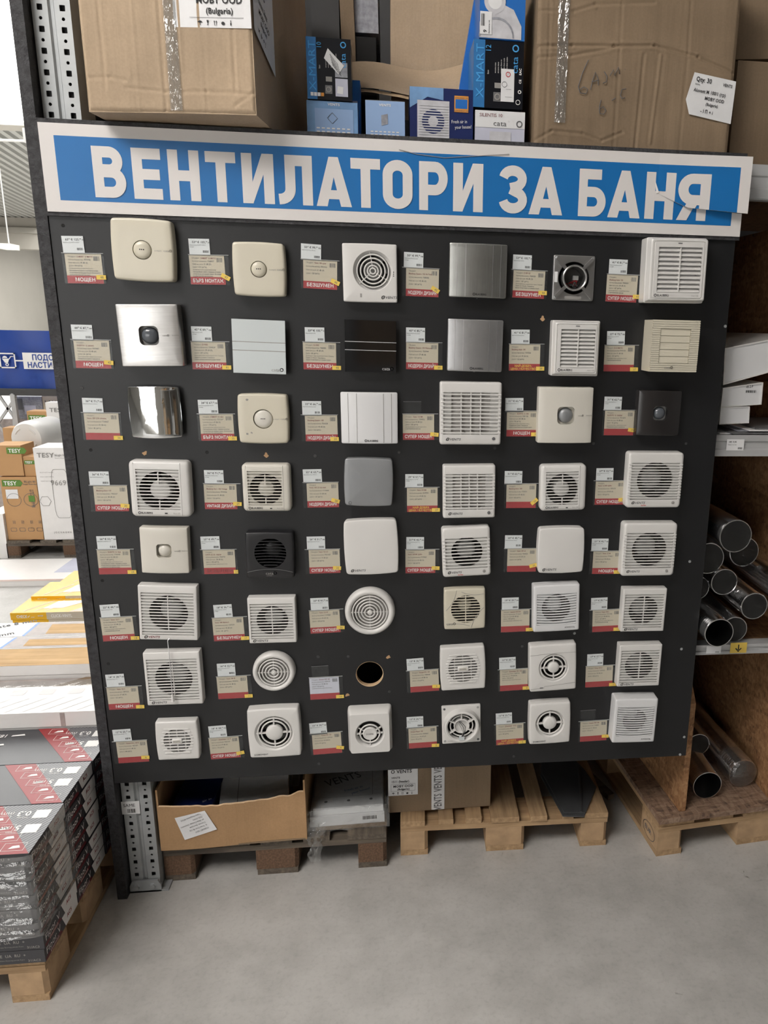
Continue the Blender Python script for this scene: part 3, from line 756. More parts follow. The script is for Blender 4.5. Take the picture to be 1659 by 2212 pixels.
def k_air(R, w, h, d, mat='cool_white_plastic', n=12, txt='AWENTA'):
    r = .35*w if n < 13 else .31*w; c = (0, -h*.005)
    rect = outline(w*.43, h*.335, .0, n=96, c=(.0, -h*.015))
    open_cover(R, w, h, d, mat, circ(r*.9, 96, c), .05, 0, .012, .005, rect=rect, rstep=.006, zin=d-.016)
    duct(R, r*.9, d-.014, c, 'duct_shade', .026, -.002, 5, 'shadow_plastic', mat)
    slats(R, -w*.425, w*.425, -h*.35, h*.325, n, d+.0008, mat, .0030, .0028, arch=-.004, tilt=.0006)
    logo(R, txt, w*.18, -h*.44, .0075, d, 'ink_grey', 1)
def k_dospel(R, w, h, d, mat='white_plastic', n=11):
    r = .335*w; c = (.0, 0)
    open_cover(R, w, h, d, mat, circ(r, 96, c), .06, .045, .0, .005, zin=d-.012)
    duct(R, r, d-.010, c, 'duct_shade', .030, -.006, 6, 'shadow_plastic', 'grey_plastic')
    for x in (-.19, 0, .19): bar(R, 'mullion', [(x*w, -sqrt(max(r*r-(x*w)**2, 0))), (x*w, sqrt(max(r*r-(x*w)**2, 0)))], .0026, d-.008, d-.002, mat)
    for k in range(n):
        y = -r*1.12 + 2*r*1.12*(k+.5)/n; q = w*(.40-.09*abs(y/r)**2)
        MB().loft([outline(q-i, .0022-i*.5, .2, n=16, c=(0, y), z=z) for i, z in ((0, d-.004), (0, d+.0016), (.0008, d+.0022))], True, True).obj('slat', mat, R)
    MB().loft([outline(w*.125-i, h*.062-i, .3, n=32, c=(0, 0), z=z) for i, z in ((0, d-.002), (0, d+.003), (.001, d+.004))], True, True).obj('badge', mat, R, 40)
    MB().loft([outline(w*.095, h*.036, .2, n=24, z=d+.0042)], False, True).obj('badge_inlay', 'ink_soft' if False else 'ivory_plastic', R)
    logo(R, 'DOSPEL', 0, -.0025, .0068, d+.0044, 'ink_soft', 1, 'C', .9)
def k_disc(R, w, h, d, mat='white_plastic', rf=.38, hub=.17, nr=(.76, .56), seams=False, txt=None, c=(0, 0), bul=.03):
    r = rf*w
    open_cover(R, w, h, d, mat, circ(r*.83, 96, c), .06, bul, bul*.8, .006, dish=(circ(r, 96, c), .010), zin=d-.016)
    duct(R, r*.83, d-.013, c, 'duct_shade', 0)
    MB().lathe([(r*.82, -.03), (.0005, -.03)], 40, False, True, c).obj('impeller', 'shadow_plastic', R)
    for k in range(6):
        a = 2*pi*k/6; mb = MB()
        mb.grid(lambda u, v, a=a: (c[0]+(hub*w*.8+(r*.8-hub*w*.8)*u)*cos(a+(v-.5)*.8), c[1]+(hub*w*.8+(r*.8-hub*w*.8)*u)*sin(a+(v-.5)*.8), -.008-.018*v), 3, 3).obj('blade', 'grey_plastic', R, 60)
    rings(R, [r*q for q in nr], d-.006, .0026, mat, c)
    MB().lathe([(hub*w, d-.014), (hub*w, d-.005), (hub*w*.93, d-.002), (hub*w*.6, d+.0005), (.0006, d+.0012)], 48, False, True, c).obj('hub', mat, R, 60)
    for a in (0, 90, 180, 270):
        bar(R, 'spoke', [(c[0]+hub*w*.96*cos(radians(a)), c[1]+hub*w*.96*sin(radians(a))), (c[0]+r*.92*cos(radians(a)), c[1]+r*.92*sin(radians(a)))], .0042, d-.011, d-.004, mat)
    if seams:
        MB().tube([(-w*.49, h*.295, d+.0002), (0, h*.318, d+.0002), (w*.49, h*.318, d+.0002)], .0006, 4).obj('seam', 'ink_soft', R)
        MB().tube([(-w*.49, -h*.44, d+.0002), (-w*.20, -h*.425, d+.0002), (-w*.19, -h*.395, d+.0002), (w*.49, -h*.345, d+.0002)], .0006, 4).obj('seam', 'ink_soft', R)
        MB().box(-w*.29, -w*.22, -h*.43, -h*.412, d, d+.0008).obj('indicator_slot', 'ink_grey', R)
    if txt: logo(R, txt, -w*.42, -h*.45, .0075, d, 'ink_grey', 1)
def k_pillow(R, w, h, d, mat='white_plastic'):
    r = .30*w; mb = MB(); c = (0, -h*.02)
    L = [outline(w/2, h/2, .14, n=96, z=0), outline(w/2, h/2, .14, n=96, z=d*.45), outline(w/2-.003, h/2-.003, .14, n=96, z=d*.65), outline(w*.455, h*.45, .12, n=96, z=d*.93), outline(w*.445, h*.44, .1, n=96, c=(0, -h*.01), z=d)]
    for s in (.5, 1.0): L.append([(a[0]+(b[0]-a[0])*s, a[1]+(b[1]-a[1])*s, d) for a, b in zip(outline(w*.445, h*.44, .1, n=96), circ(r*1.12, 96, c))])
    L.append(circ(r, 96, c, d-.006)); L.append(circ(r*.94, 96, c, d-.02)); mb.loft(L).obj('cover', mat, R, 35)
    duct(R, r*.94, d-.018, c, 'duct_shade', 0)
    MB().lathe([(r*.92, -.02), (.0005, -.02)], 36, False, True, c).obj('impeller', 'shadow_plastic', R)
    rings(R, [r*.74], d-.004, .0026, mat, c)
    MB().lathe([(r*.54, d-.01), (r*.54, d-.002), (r*.47, d), (r*.40, d-.0012), (.0006, d-.001)], 44, False, True, c).obj('hub', mat, R, 30)
    for a in (30, 150, 270, 0, 180): bar(R, 'spoke', [(c[0]+r*.52*cos(radians(a)), c[1]+r*.52*sin(radians(a))), (c[0]+r*.98*cos(radians(a)), c[1]+r*.98*sin(radians(a)))], .0032, d-.010, d-.003, mat)
    logo(R, 'DOSPEL', 0, c[1]-.003, .0075, d-.0006, 'ink_soft', 1, 'C', .9)
def k_openaxial(R, w, h, d, mat='white_plastic'):
    r = .36*w
    open_cover(R, w, h, d*.3, mat, circ(r*1.28, 96), .05, 0, 0, .002, zin=d*.2)
    MB().lathe([(r*1.30, d*.28), (r*1.30, d*.55), (r*1.22, d*.95), (r*1.12, d), (r*1.02, d*.9), (r, d*.6), (r, .0)], 56).obj('inlet_ring', mat, R, 50)
    duct(R, r, d*.3, (0, 0), 'duct_shade', 0)
    MB().lathe([(r*.98, -.035), (.0005, -.035)], 36, False, True).obj('impeller', 'shadow_plastic', R)
    rings(R, [r*.80], d*.55, .0022, mat)
    MB().lathe([(r*.56, -.03), (r*.56, d*.7), (r*.50, d*.72), (r*.47, d*.45), (.0006, d*.42)], 40, False, True).obj('motor', mat, R, 30)
    for a in (30, 90, 150, 210, 330): bar(R, 'spoke', [(r*.5*cos(radians(a)), r*.5*sin(radians(a))), (r*1.03*cos(radians(a)), r*1.03*sin(radians(a)))], .0042, d*.35, d*.75, mat)
    for sx in (-1, 1):
        for sy in (-1, 1): MB().lathe([(.0042, d*.3+.0001), (.0036, d*.3+.0009), (.0015, d*.3+.0003)], 14, False, True, (sx*w*.43, sy*h*.43)).obj('screw', 'grey_plastic' if sx*sy > 0 else 'ink_grey', R, 30)
    for k in range(3):
        pts = [(-.012+.004*k, .014, d*.5), (-.004+.008*k, .002, d*.9), (.004+.003*k, -.016, d*1.0), (-.002+.002*k, -.036, d*.95)]
        MB().tube(pts, .0010, 6).obj('wire', 'ink' if k else 'ink_soft', R, 60)
    MB().box(-.010, .008, -.046, -.034, d*.75, d*1.05).obj('terminal_block', 'white_glass', R)
    logo(R, 'Dospel', -w*.36, -h*.445, .006, d*.3, 'ink_soft', 0)

G = lambda *a: a
SPEC = [
 # key, kind, depth, corners TL TR BR BL, description, label, kwargs
 ('1.1', k_xmart, .034, ((236,469),(369,476),(376,609),(246,603)), 'big cream button fan', 'largest cream fan with rounded sides and a round central button, top left', {}),
 ('1.2', k_xmart, .032, ((500,521),(613,526),(616,640),(506,638)), 'smaller cream button fan', 'cream fan with bulging sides and round button in the top row', {}),
 ('1.3', k_quiet, .028, ((739,525),(857.5,528),(858,653),(741.5,652)), 'white ring-grille square fan', 'square white fan with a round grille of concentric rings, top row', {}),
 ('1.4', k_quatro, .036, ((971.7,522),(1097,529),(1094,645),(969.6,641)), 'brushed metal panel fan', 'brushed grey metal panel fan with two vertical lines, top row', dict(mat='brushed_grey', groove='line_light')),
 ('1.5', k_steel, .022, ((1199,549),(1290,552),(1283.5,650),(1194,648.5)), 'bare steel fan', 'bare grey steel fan with four diagonal arms and open round centre', {}),
 ('1.6', k_auto, .075, ((1407,510),(1536,513),(1526,653),(1394,655)), 'large white louvre box', 'large deep white box fan with horizontal louvres, top right corner', {}),
 ('2.1', k_silentis, .045, ((246,657),(382,657),(393,790),(263,793)), 'brushed steel fan', 'brushed stainless steel fan with a rounded square window, left column', dict(mat='brushed_steel', side='black_plastic', cyl=.006)),
 ('2.2', k_glass, .030, ((500,688.5),(616,692),(617.6,809),(503.6,806)), 'white glass fan', 'white glass front fan with two thin horizontal seams', dict(mat='white_glass', line='ink_soft')),
 ('2.3', k_glass, .028, ((745,689.7),(856,692.7),(856,806.6),(744.8,803.6)), 'black glass fan', 'glossy black glass fan with two silver horizontal lines', dict(mat='black_glass', line='line_light')),
 ('2.4', k_quatro, .036, ((968.4,688),(1089,692),(1084,803.6),(965.4,802)), 'silver panel fan', 'silver grey panel fan with vertical lines in the second row', dict(mat='platinum_panel', groove='line_light')),
 ('2.5', k_auto, .055, ((1199,693),(1301,692),(1294,813),(1190,813)), 'smaller white louvre box', 'smaller white box fan with horizontal louvres, second row', {}),
 ('2.6', k_catabox, .080, ((1411.6,690),(1515,693),(1504,804),(1403,804)), 'cream ribbed box', 'cream box fan with fine ribs and a square shutter', {}),
 ('3.1', k_chrome, .038, ((270,836),(383,835),(391,946),(282,947)), 'mirror chrome fan', 'mirror polished chrome fan reflecting the store', {}),
 ('3.2', k_xmart, .030, ((512,851),(620,853),(623,957),(517,958)), 'scuffed cream fan', 'cream fan with a recessed dome and scuffed corners, third row', dict(ring=True)),
 ('3.3', k_quatro, .034, ((735,848),(859,848),(859,959),(737,959)), 'white panel fan', 'plain white panel fan with four vertical grooves', dict(mat='cool_white_plastic', groove='ink_soft')),
 ('3.4', k_ma, .034, ((951,825),(1085.6,826),(1081,960.6),(949.7,961)), 'large shutter fan', 'larger white fan with a barred rectangular shutter, third row', dict(n=11)),
 ('3.5', k_silentis, .042, ((1167,837.7),(1284.6,837),(1278,957),(1161,958)), 'cream square-window fan', 'curved cream fan with rounded square window, third row on the right', dict(mat='ivory_plastic', side='white_plastic', dome='silver_paint', cyl=.008)),
 ('3.6', k_silentis, .040, ((1384,844),(1477,844.7),(1469,941.7),(1375,941)), 'black window fan', 'glossy black curved fan with rounded square window, right column', dict(mat='graphite_panel', side='silver_paint', cyl=.012, txt=False)),
 ('4.1', k_aero, .034, ((277.6,996.6),(407,996),(412.8,1117),(282,1117.4)), 'large white hub fan', 'larger white rounded fan with slats over a pale hub, left column', {}),
 ('4.2', k_aero, .032, ((521,1003),(625,1003),(629,1105),(525,1105.7)), 'ivory hub fan', 'ivory rounded fan with slats over a round hub, second column', dict(mat='ivory_plastic')),
 ('4.3', k_ld, .032, ((744,990),(849,990.6),(848,1094),(743,1093)), 'silver cushion fan', 'silver cushion-shaped closed fan with a tiny emblem', dict(mat='silver_paint', lg=False, back='silver_paint')),
 ('4.4', k_ma, .034, ((957,1006),(1071,1005),(1069,1118),(957,1120.6)), 'small shutter fan', 'smaller white fan with a barred rectangular shutter, fourth row', dict(n=11)),
 ('4.5', k_aero, .032, ((1168.5,1005),(1267,1004),(1266,1103),(1167,1104)), 'small white hub fan', 'smaller white rounded fan with slats over a pale hub, fifth column', {}),
 ('4.6', k_m, .040, ((1360,978),(1479,978),(1469,1097),(1351,1097)), 'ribbed turbo fan', 'white ribbed fan with dark round opening and red turbo mark, fourth row right', dict(n=13, turbo=True)),
 ('5.1', k_silentis, .036, ((299,1140.6),(403,1142),(407,1239),(305,1239)), 'small cream window fan', 'small cream fan with rounded square window, fifth row left', dict(mat='ivory_plastic', dome='ivory_plastic', side='ivory_plastic', cyl=.006)),
 ('5.2', k_catale, .032, ((529,1150),(632,1152.5),(636,1248),(533,1249)), 'matt black fan', 'matt black fan with a slatted round opening', {}),
 ('5.3', k_ld, .034, ((741,1126),(858.5,1120),(861,1238),(746.4,1243.6)), 'large white cushion fan', 'large plain white cushion-shaped closed fan, third column', dict(mat='white_plastic')),
 ('5.4', k_m, .034, ((953,1142),(1059,1137),(1060,1242.6),(957.8,1248)), 'small ribbed turbo fan', 'small white ribbed fan with red turbo mark, fourth column', dict(n=9, turbo=True)),
 ('5.5', k_ld, .036, ((1163,1142),(1264,1139),(1260,1238),(1162,1238)), 'small white cushion fan', 'smaller plain white cushion-shaped closed fan, fifth column', dict(mat='white_plastic')),
 ('5.6', k_m, .040, ((1349,1131),(1465,1130),(1455,1244),(1341,1245)), 'plain ribbed fan', 'white ribbed fan with dark round opening, fifth row right', dict(n=12)),
 ('6.1', k_s, .030, ((297.6,1265),(425.7,1266),(425.7,1382.5),(301,1382.5)), 'large slatted fan', 'large square white slatted fan, sixth row left', dict(n=14)),
 ('6.2', k_s, .030, ((534,1293),(637.6,1290),(640,1387),(538.4,1391)), 'small slatted fan', 'small square white slatted fan, sixth row second column', dict(n=12)),
 ('6.4', k_catasmall, .028, ((960.4,1275),(1047,1272),(1048.5,1357),(959.6,1360)), 'small cream swirl fan', 'small cream fan with swirl lines and a slatted round opening', {}),
 ('6.5', k_air, .038, ((1152.5,1267),(1253,1262),(1251,1361),(1152.5,1366)), 'curved slat fan', 'white fan with arched slats and dark opening, sixth row fifth column', dict(n=12)),
 ('6.6', k_s, .032, ((1347,1272),(1442,1272),(1433,1363),(1341,1365)), 'right-hand slatted fan', 'small square white slatted fan, sixth row right', dict(n=12)),
 ('7.1', k_s, .032, ((308.4,1411.6),(430,1406.6),(438.7,1520),(318,1524.7)), 'pull-cord fan', 'large square white slatted fan with a pull cord hanging across it', dict(n=14, cord=True)),
 ('7.4', k_dospel, .028, ((951,1400.5),(1046,1396),(1048,1487),(954.6,1493)), 'badge fan', 'white fan with bulging sides, raised bars and centre badge, seventh row', dict(n=11)),
 ('7.5', k_disc, .034, ((1144,1396.6),(1244.7,1390),(1244.7,1489),(1145.5,1495)), 'disc fan with seams', 'square white fan with centre disc, rings and two seam lines', dict(rf=.325, hub=.125, nr=(.86, .62), seams=True, c=(.002, .0), bul=.015)),
 ('7.6', k_s, .034, ((1339,1394),(1431.6,1393),(1423,1480.7),(1333,1484)), 'lower right slatted fan', 'small square white slatted fan, seventh row right', dict(n=12)),
 ('8.1', k_dospel, .028, ((335,1562),(424,1556),(430,1640),(341.7,1642.5)), 'lower badge fan', 'small white fan with raised bars and centre badge, bottom left', dict(n=9)),
 ('8.2', k_disc, .034, ((534,1536),(645,1529.4),(649,1630.6),(540,1639.5)), 'large disc fan', 'larger white fan with big centre disc and crossed spokes, bottom row', dict(rf=.385, hub=.17, nr=(.84, .66), txt='DOMOVENT')),
 ('8.3', k_pillow, .045, ((749,1540),(845.6,1533),(847.4,1628.6),(753.5,1632)), 'thick rounded fan', 'thick white rounded square fan with small round grille, bottom row', {}),
 ('8.4', k_openaxial, .030, ((955,1534.5),(1039.7,1528),(1039.7,1609),(956,1615)), 'coverless white fan', 'white fan without cover showing motor and loose wires', {}),
 ('8.5', k_disc, .034, ((1145,1523),(1232,1517),(1231,1604),(1144,1608)), 'small disc fan', 'smaller white fan with big centre disc and crossed spokes, bottom row', dict(rf=.365, hub=.17, nr=(.80,), txt='DOMOVENT')),
 ('8.6', k_air, .050, ((1330,1512),(1423,1510),(1412.6,1603),(1322,1605)), 'corner slat fan', 'deep white fan with arched slats, bottom right corner', dict(n=13, txt='AWENTA')),
]
ROOTS = {}
for key, kind, dep, corners, desc, label, kw in SPEC:
    R, w, h = fan(key, label, desc, corners, dep)
    kind(R, w, h, dep, **kw); ROOTS[key] = (R, w, h)
for key, px, py, rr, desc, label, nr in (('6.3', 799, 1323, 54.5, 'larger round fan', 'larger round white fan with concentric rings, sixth row', 6), ('7.2', 591, 1453, 46.5, 'smaller round fan', 'smaller round white fan with concentric rings, seventh row', 5)):
    c = onY(px, py, YB-.022); e = onY(px+rr, py, YB-.022); w = 2*(e-c).length
    R = root('extractor_fan', label, 'extractor fan', wallM(c.x, YB, c.z, 0), 'extractor fans on the display board'); FANS[key] = desc
    k_round(R, w, .026, nr=nr)
# scuffs on the cream dome fan
R = ROOTS['3.2'][0]
for k, (x, y, s) in enumerate(((-.042, .055, .004), (-.046, -.044, .0045), (-.034, -.040, .003))):
    rnd = random.Random(k); MB().flat([(x+s*rnd.uniform(.5, 1.3)*cos(a), y+s*rnd.uniform(.4, 1.2)*sin(a)) for a in [i*pi/4 for i in range(8)]], .0304).obj('scuff', 'ink_soft', R)
# pull cord of the large slatted fan above, hanging over its neighbour
R, w, h = ROOTS['6.1']
M = R.matrix_world.inverted()
pts = [M @ onY(362, 1300, YB-.036), M @ onY(362, 1384, YB-.036), M @ onY(366, 1420, YB-.042), M @ onY(372, 1500, YB-.042)]
pts[0] = Vector((pts[0].x, -h/2+.006, .028))
MB().tube(pts, .0012, 6).obj('pull_cord', 'line_light', R, 60)
e = pts[-1]; MB().tube([e, e+Vector((.001, -.010, 0)), e+Vector((.002, -.024, 0))], .004, 10, True, [.0025, .0045, .005]).obj('cord_handle', 'white_plastic', R, 40)

# ---------------------------------------------------------------- the board itself, with round cut-outs
bl = onY(250, 1692, YB); tr = onY(1590, 513, YB)
BX0, BX1, BZ0, BZ1 = -.926, .992, .440, 2.395
hc = onY(798.6, 1456, YB); HOLES.append((hc.x, hc.z, .0445))
def board_mesh():
    bm = bmesh.new()
    ov = [bm.verts.new((x, 0, z)) for x, z in ((BX0, BZ0), (BX1, BZ0), (BX1, BZ1), (BX0, BZ1))]
    loops = [ov]; edges = [bm.edges.new((ov[i], ov[(i+1) % 4])) for i in range(4)]
    for x, z, r in HOLES:
        L = [bm.verts.new((x+r*cos(2*pi*k/32), 0, z+r*sin(2*pi*k/32))) for k in range(32)]
        edges += [bm.edges.new((L[k], L[(k+1) % 32])) for k in range(32)]; loops.append(L)
    bmesh.ops.triangle_fill(bm, use_beauty=True, use_dissolve=False, edges=edges, normal=(0, -1, 0))
    front = [[v.co.copy() for v in f.verts] for f in bm.faces]
    mb = MB()
    for f in front:
        for y, flip in ((0, False), (.018, True)):
            q = [(c.x, y, c.z) for c in f]; n = (Vector(q[1])-Vector(q[0])).cross(Vector(q[2])-Vector(q[0]))
            if (n.y > 0) != flip: q = q[::-1]
            mb.add(q, [tuple(range(len(q)))])
    mb2 = MB()
    for L in loops:
        A = [(v.co.x, 0, v.co.z) for v in L]; B = [(v.co.x, .018, v.co.z) for v in L]
        mb2.loft([A, B])
    bm.free(); return mb, mb2
BOARD = root('display_board', 'large black painted display board carrying rows of wall fans', 'display board', Matrix.Translation((0, YB, 0)))
m1, m2 = board_mesh()
m1.obj('face_panel', 'board_paint', BOARD); m2.obj('cut_edge', 'rough_black_edge', BOARD)
# raw rim of the empty cut-out
rim = MB(); N = 40
rnd = random.Random(5)
rim.loft([[(hc.x+(.0445+o)*cos(2*pi*k/N), y, hc.z+(.0445+o)*sin(2*pi*k/N)) for k in range(N)] for o, y in ((-.0002, -.0006), (-.0022, .001), (-.0022, .0175))])
rim.obj('raw_rim', 'cardboard_edge', BOARD, 40)
# screws, chips and drilled holes in the paint
SPOTS = [(136,487,'d'),(177,838,'s'),(196,972,'d'),(313,979,'c'),(447,977,'d'),(575,983,'c'),(681,985,'s'),(862,977,'s'),(1069,968,'s'),(1172,688,'c'),(1282,958,'s'),(1482,958,'s'),
         (221,1254,'d'),(234,1434,'d'),(687,1419,'s'),(752,1418,'s'),(839,1419,'c'),(750,1501,'c'),(841,1494,'s'),(1128,1396,'s'),(689,1650,'s'),(1110,1634,'s'),(1490,1213,'w'),(1472,1402,'w'),(1478,1592,'w'),(1469,1630,'w'),(1241,1368,'w'),(1497,613,'w'),(1569,705,'w')]
plain('raw_chip', srgb(186, 150, 112), .8)
for px, py, k in SPOTS:
    p = onY(px, py, YB)
    if not (BX0+.005 < p.x < BX1-.004): p.x = max(min(p.x, BX1-.006), BX0+.006)
    mb = MB()
    if k in 'sw': mb.lathe([(.0048, 0), (.0042, .0014), (.0016, .0016), (.0012, .0008)], 14, False, True)
    elif k == 'd': mb.lathe([(.0050, 0), (.0042, .0006), (.0022, .0002), (.0004, .0001)], 14, False, True)
    else: mb.prism([((.0062+.0022*sin(a*3+px))*cos(a), (.0062+.0022*cos(a*2+py))*sin(a)) for a in [i*pi/7 for i in range(14)]], 0, .0007)
    mb.xf(lambda v: Vector((p.x+v.x, -v.z, p.z+v.y)))
    mb.obj({'s': 'screw', 'w': 'screw', 'd': 'drill_hole', 'c': 'chipped_spot'}[k], {'s': 'dark_metal', 'w': 'galvanised', 'd': 'dark_void', 'c': 'raw_chip'}[k], BOARD, 40)
# ================================================================ header sign
SY = YB - .010                                 # sign plate front
def ribbon(pts, t):
    P = [Vector(p) for p in pts]; L = []; Rr = []
    for i, p in enumerate(P):
        d0 = (P[i]-P[i-1]).normalized() if i > 0 else None; d1 = (P[i+1]-P[i]).normalized() if i < len(P)-1 else None
        d = (d0+d1).normalized() if d0 and d1 else (d0 or d1)
        n = Vector((-d.y, d.x)); k = 1/max(.5, n.dot(Vector((-(d1 or d0).y, (d1 or d0).x))))
        L.append(p+n*t/2*k); Rr.append(p-n*t/2*k)
    return [[tuple(a), tuple(b), tuple(c), tuple(d)] for a, b, c, d in zip(L[:-1], L[1:], Rr[1:], Rr[:-1])]
def arc(cx, cy, rx, ry, a0, a1, n=14): return [(cx+rx*cos(radians(a0+(a1-a0)*i/n)), cy+ry*sin(radians(a0+(a1-a0)*i/n))) for i in range(n+1)]
def rct(x0, y0, x1, y1): return [(x0, y0), (x1, y0), (x1, y1), (x0, y1)]
T_ = .215; H_ = T_/2
def bowl(x0, xc, yt, yb):
    ry = (yt-yb)/2; yc = (yt+yb)/2
    return ribbon([(x0, yt)] + arc(xc, yc, min(ry, .2), ry, 90, -90) + [(x0, yb)], T_)
LET = {
 'В': lambda: [rct(0, 0, T_, 1)] + bowl(T_*.99, .36, 1-H_, .50+.045) + bowl(T_*.99, .38, .50+.005, H_),
 'Е': lambda: [rct(0, 0, T_, 1), rct(T_, 1-T_, .60, 1), rct(T_, .385, .565, .385+T_*.98), rct(T_, 0, .60, T_)],
 'Н': lambda: [rct(0, 0, T_, 1), rct(.45, 0, .45+T_, 1), rct(T_, .39, .45, .39+T_*.98)],
 'Т': lambda: [rct(0, 1-T_, .66, 1), rct(.33-H_, 0, .33+H_, 1-T_)],
 'И': lambda: [rct(0, 0, T_, 1), rct(.45, 0, .45+T_, 1), [(T_*.98, .0), (.45+.005, .60), (.45+.005, 1), (.43, 1), (T_*.98, .42)]],
 'Л': lambda: [rct(.50, 0, .50+T_, 1), rct(.14, 1-T_, .50, 1)] + ribbon([(.14+H_, 1), (.14+H_, .32)] + arc(.02, .32, .14+H_-.02, .21, 0, -85, 8)[1:] + [(0, H_)], T_),
 'А': lambda: [[(0, 0), (.225, 0), (.46, 1), (.27, 1)], [(.73-.225, 0), (.73, 0), (.46, 1), (.27, 1)], rct(.2, .15, .53, .15+T_*.85)],
 'О': lambda: ribbon(arc(.325, .70, .325-H_, .30-H_, 0, 180, 16) + arc(.325, .30, .325-H_, .30-H_, 180, 360, 16) + [(.65-H_, .70), (.65-H_, .72)], T_),
 'Р': lambda: [rct(0, 0, T_, 1)] + bowl(T_*.99, .38, 1-H_, .42),
 'З': lambda: ribbon(arc(.33, .72, .23, .28-H_, 172, -70, 16) + [(.27, .525)], T_) + ribbon([(.27, .515)] + arc(.34, .285, .24, .285-H_, 72, -172, 16), T_),
 'Б': lambda: [rct(0, 0, T_, 1), rct(T_, 1-T_, .56, 1)] + bowl(T_*.99, .38, .60-H_+.03, H_),
 'Я': lambda: [rct(.45, 0, .45+T_, 1)] + [[(.67-x, y) for x, y in q] for q in bowl(T_*.99, .38, 1-H_, .44)] + [[(0, 0), (.235, 0), (.44, .42), (.20, .42)]],
}
za, zb_ = 2.2075, 2.3330
def X1(px, py, ox, oy, s): return onY(ox+px/s, oy+py/s, SY).x
Z1 = lambda px, py: X1(px, py, 180, 300, 3.318)
Z2 = lambda px, py: X1(px, py, 640, 320, 3.318)
Z3 = lambda px, py: X1(px, py, 1060, 330, 2.860)
LETTERS = [('В', Z1(57, 75), Z1(312, 320)), ('Е', Z1(340, 77), Z1(575, 412)), ('Н', Z1(600, 92), Z1(836, 260)), ('Т', Z1(870, 105), Z1(1088, 120)), ('И', Z1(1130, 122), Z1(1360, 130)), ('Л', Z1(1402, 420), Z1(1638, 160)),
           ('А', Z2(147, 400), Z2(400, 408)), ('Т', Z2(388, 97), Z2(600, 106)), ('О', Z2(620, 250), Z2(833, 270)), ('Р', Z2(880, 123), Z2(1085, 220)), ('И', Z2(1125, 140), Z2(1340, 145)),
           ('З', Z3(50, 290), Z3(223, 285)), ('А', Z3(232, 370), Z3(440, 377)), ('Б', Z3(548, 140), Z3(708, 310)), ('А', Z3(718, 388), Z3(918, 396)), ('Н', Z3(963, 145), Z3(1140, 148)), ('Я', Z3(1137, 405), Z3(1345, 152))]
SX0, SX1, SZ0, SZ1 = -.922, .9985, 2.168, 2.3835
# the crack: from the letter Н to the right edge; above it the plate has snapped and bends outwards
cr = [onY(1419, 418, SY), onY(1482, 449, SY), onY(1612, 463, SY)]
def clip(mb, planes):
    bm = bmesh.new()
    vs = [bm.verts.new(p) for p in mb.v]
    for f in mb.f:
        try: bm.faces.new([vs[i] for i in f])
        except ValueError: pass
    for co, no in planes:
        bmesh.ops.bisect_plane(bm, geom=bm.verts[:]+bm.edges[:]+bm.faces[:], plane_co=co, plane_no=no, clear_inner=True, dist=1e-6)
    out = MB(); idx = {v: i for i, v in enumerate(bm.verts)}
    out.v = [tuple(v.co) for v in bm.verts]; out.f = [tuple(idx[v] for v in f.verts) for f in bm.faces]
    bm.free(); return out
def seg_normal(a, b):
    d = (b-a); return Vector((-d.z, 0, d.x)).normalized()      # points up
n1 = seg_normal(cr[0], cr[1]); n2 = seg_normal(cr[1], cr[2]); XV = Vector((1, 0, 0))
def split(mb):
    main, flap = MB(), MB()
    for dst, pl in ((main, [(cr[0], -XV)]), (main, [(cr[0], XV), (cr[1], -XV), (cr[0], -n1)]), (main, [(cr[1], XV), (cr[1], -n2)]), (flap, [(cr[0], XV), (cr[1], -XV), (cr[0], n1)]), (flap, [(cr[1], XV), (cr[1], n2)])):
        c = clip(mb, pl); dst.add(c.v, c.f)
    def bend(v):
        u = max(0, (v.x-cr[0].x)/(1.0-cr[0].x)); return Vector((v.x+.006*u, v.y-.026*u**1.2, v.z-.003*u))
    flap.xf(bend); return main, flap
SIGN = root('header_sign', 'blue header sign with white Cyrillic lettering, cracked at the right', 'sign', Matrix.Identity(4))
plain('sign_core', (.02, .02, .022), .7)
MB().box(-.926, 1.000, SY+.001, YB-.0003, 2.158, 2.3945).obj('backing_board', 'rough_black_edge', SIGN)
plate = MB().box(SX0, SX1, SY-.002, SY+.001, SZ0, SZ1)
mP, fP = split(plate); mP.obj('white_plate', 'sign_white', SIGN); FL = fP.obj('snapped_piece', 'sign_white', SIGN, label='snapped upper right piece of the sign bending outwards')
bx0, bx1, bz0, bz1 = Z1(-265, 0)*0-.886, .9985-.031, 2.197, 2.354
blue = MB(); blue.add([(bx0, SY-.0024, bz0), (bx1, SY-.0024, bz0), (bx1, SY-.0024, bz1), (bx0, SY-.0024, bz1)], [(0, 1, 2, 3)])
mP, fP = split(blue); mP.obj('blue_field', 'sign_blue', SIGN); fP.obj('blue_field', 'sign_blue', FL)
for ch, xa, xb in LETTERS:
    polys = LET[ch](); w = max(p[0] for q in polys for p in q); x0 = min(p[0] for q in polys for p in q)
    mb = MB()
    for k_, q in enumerate(polys):
        mb.add([(xa+(x-x0)/(w-x0)*(xb-xa), SY-.0030-.00004*k_, za+y*(zb_-za)) for x, y in q], [tuple(range(len(q)))])
    if xb > cr[0].x - .002:
        m_, f_ = split(mb)
        m_.obj('letter', 'sign_white', SIGN); f_.obj('letter', 'sign_white', FL)
    else: mb.obj('letter', 'sign_white', SIGN)
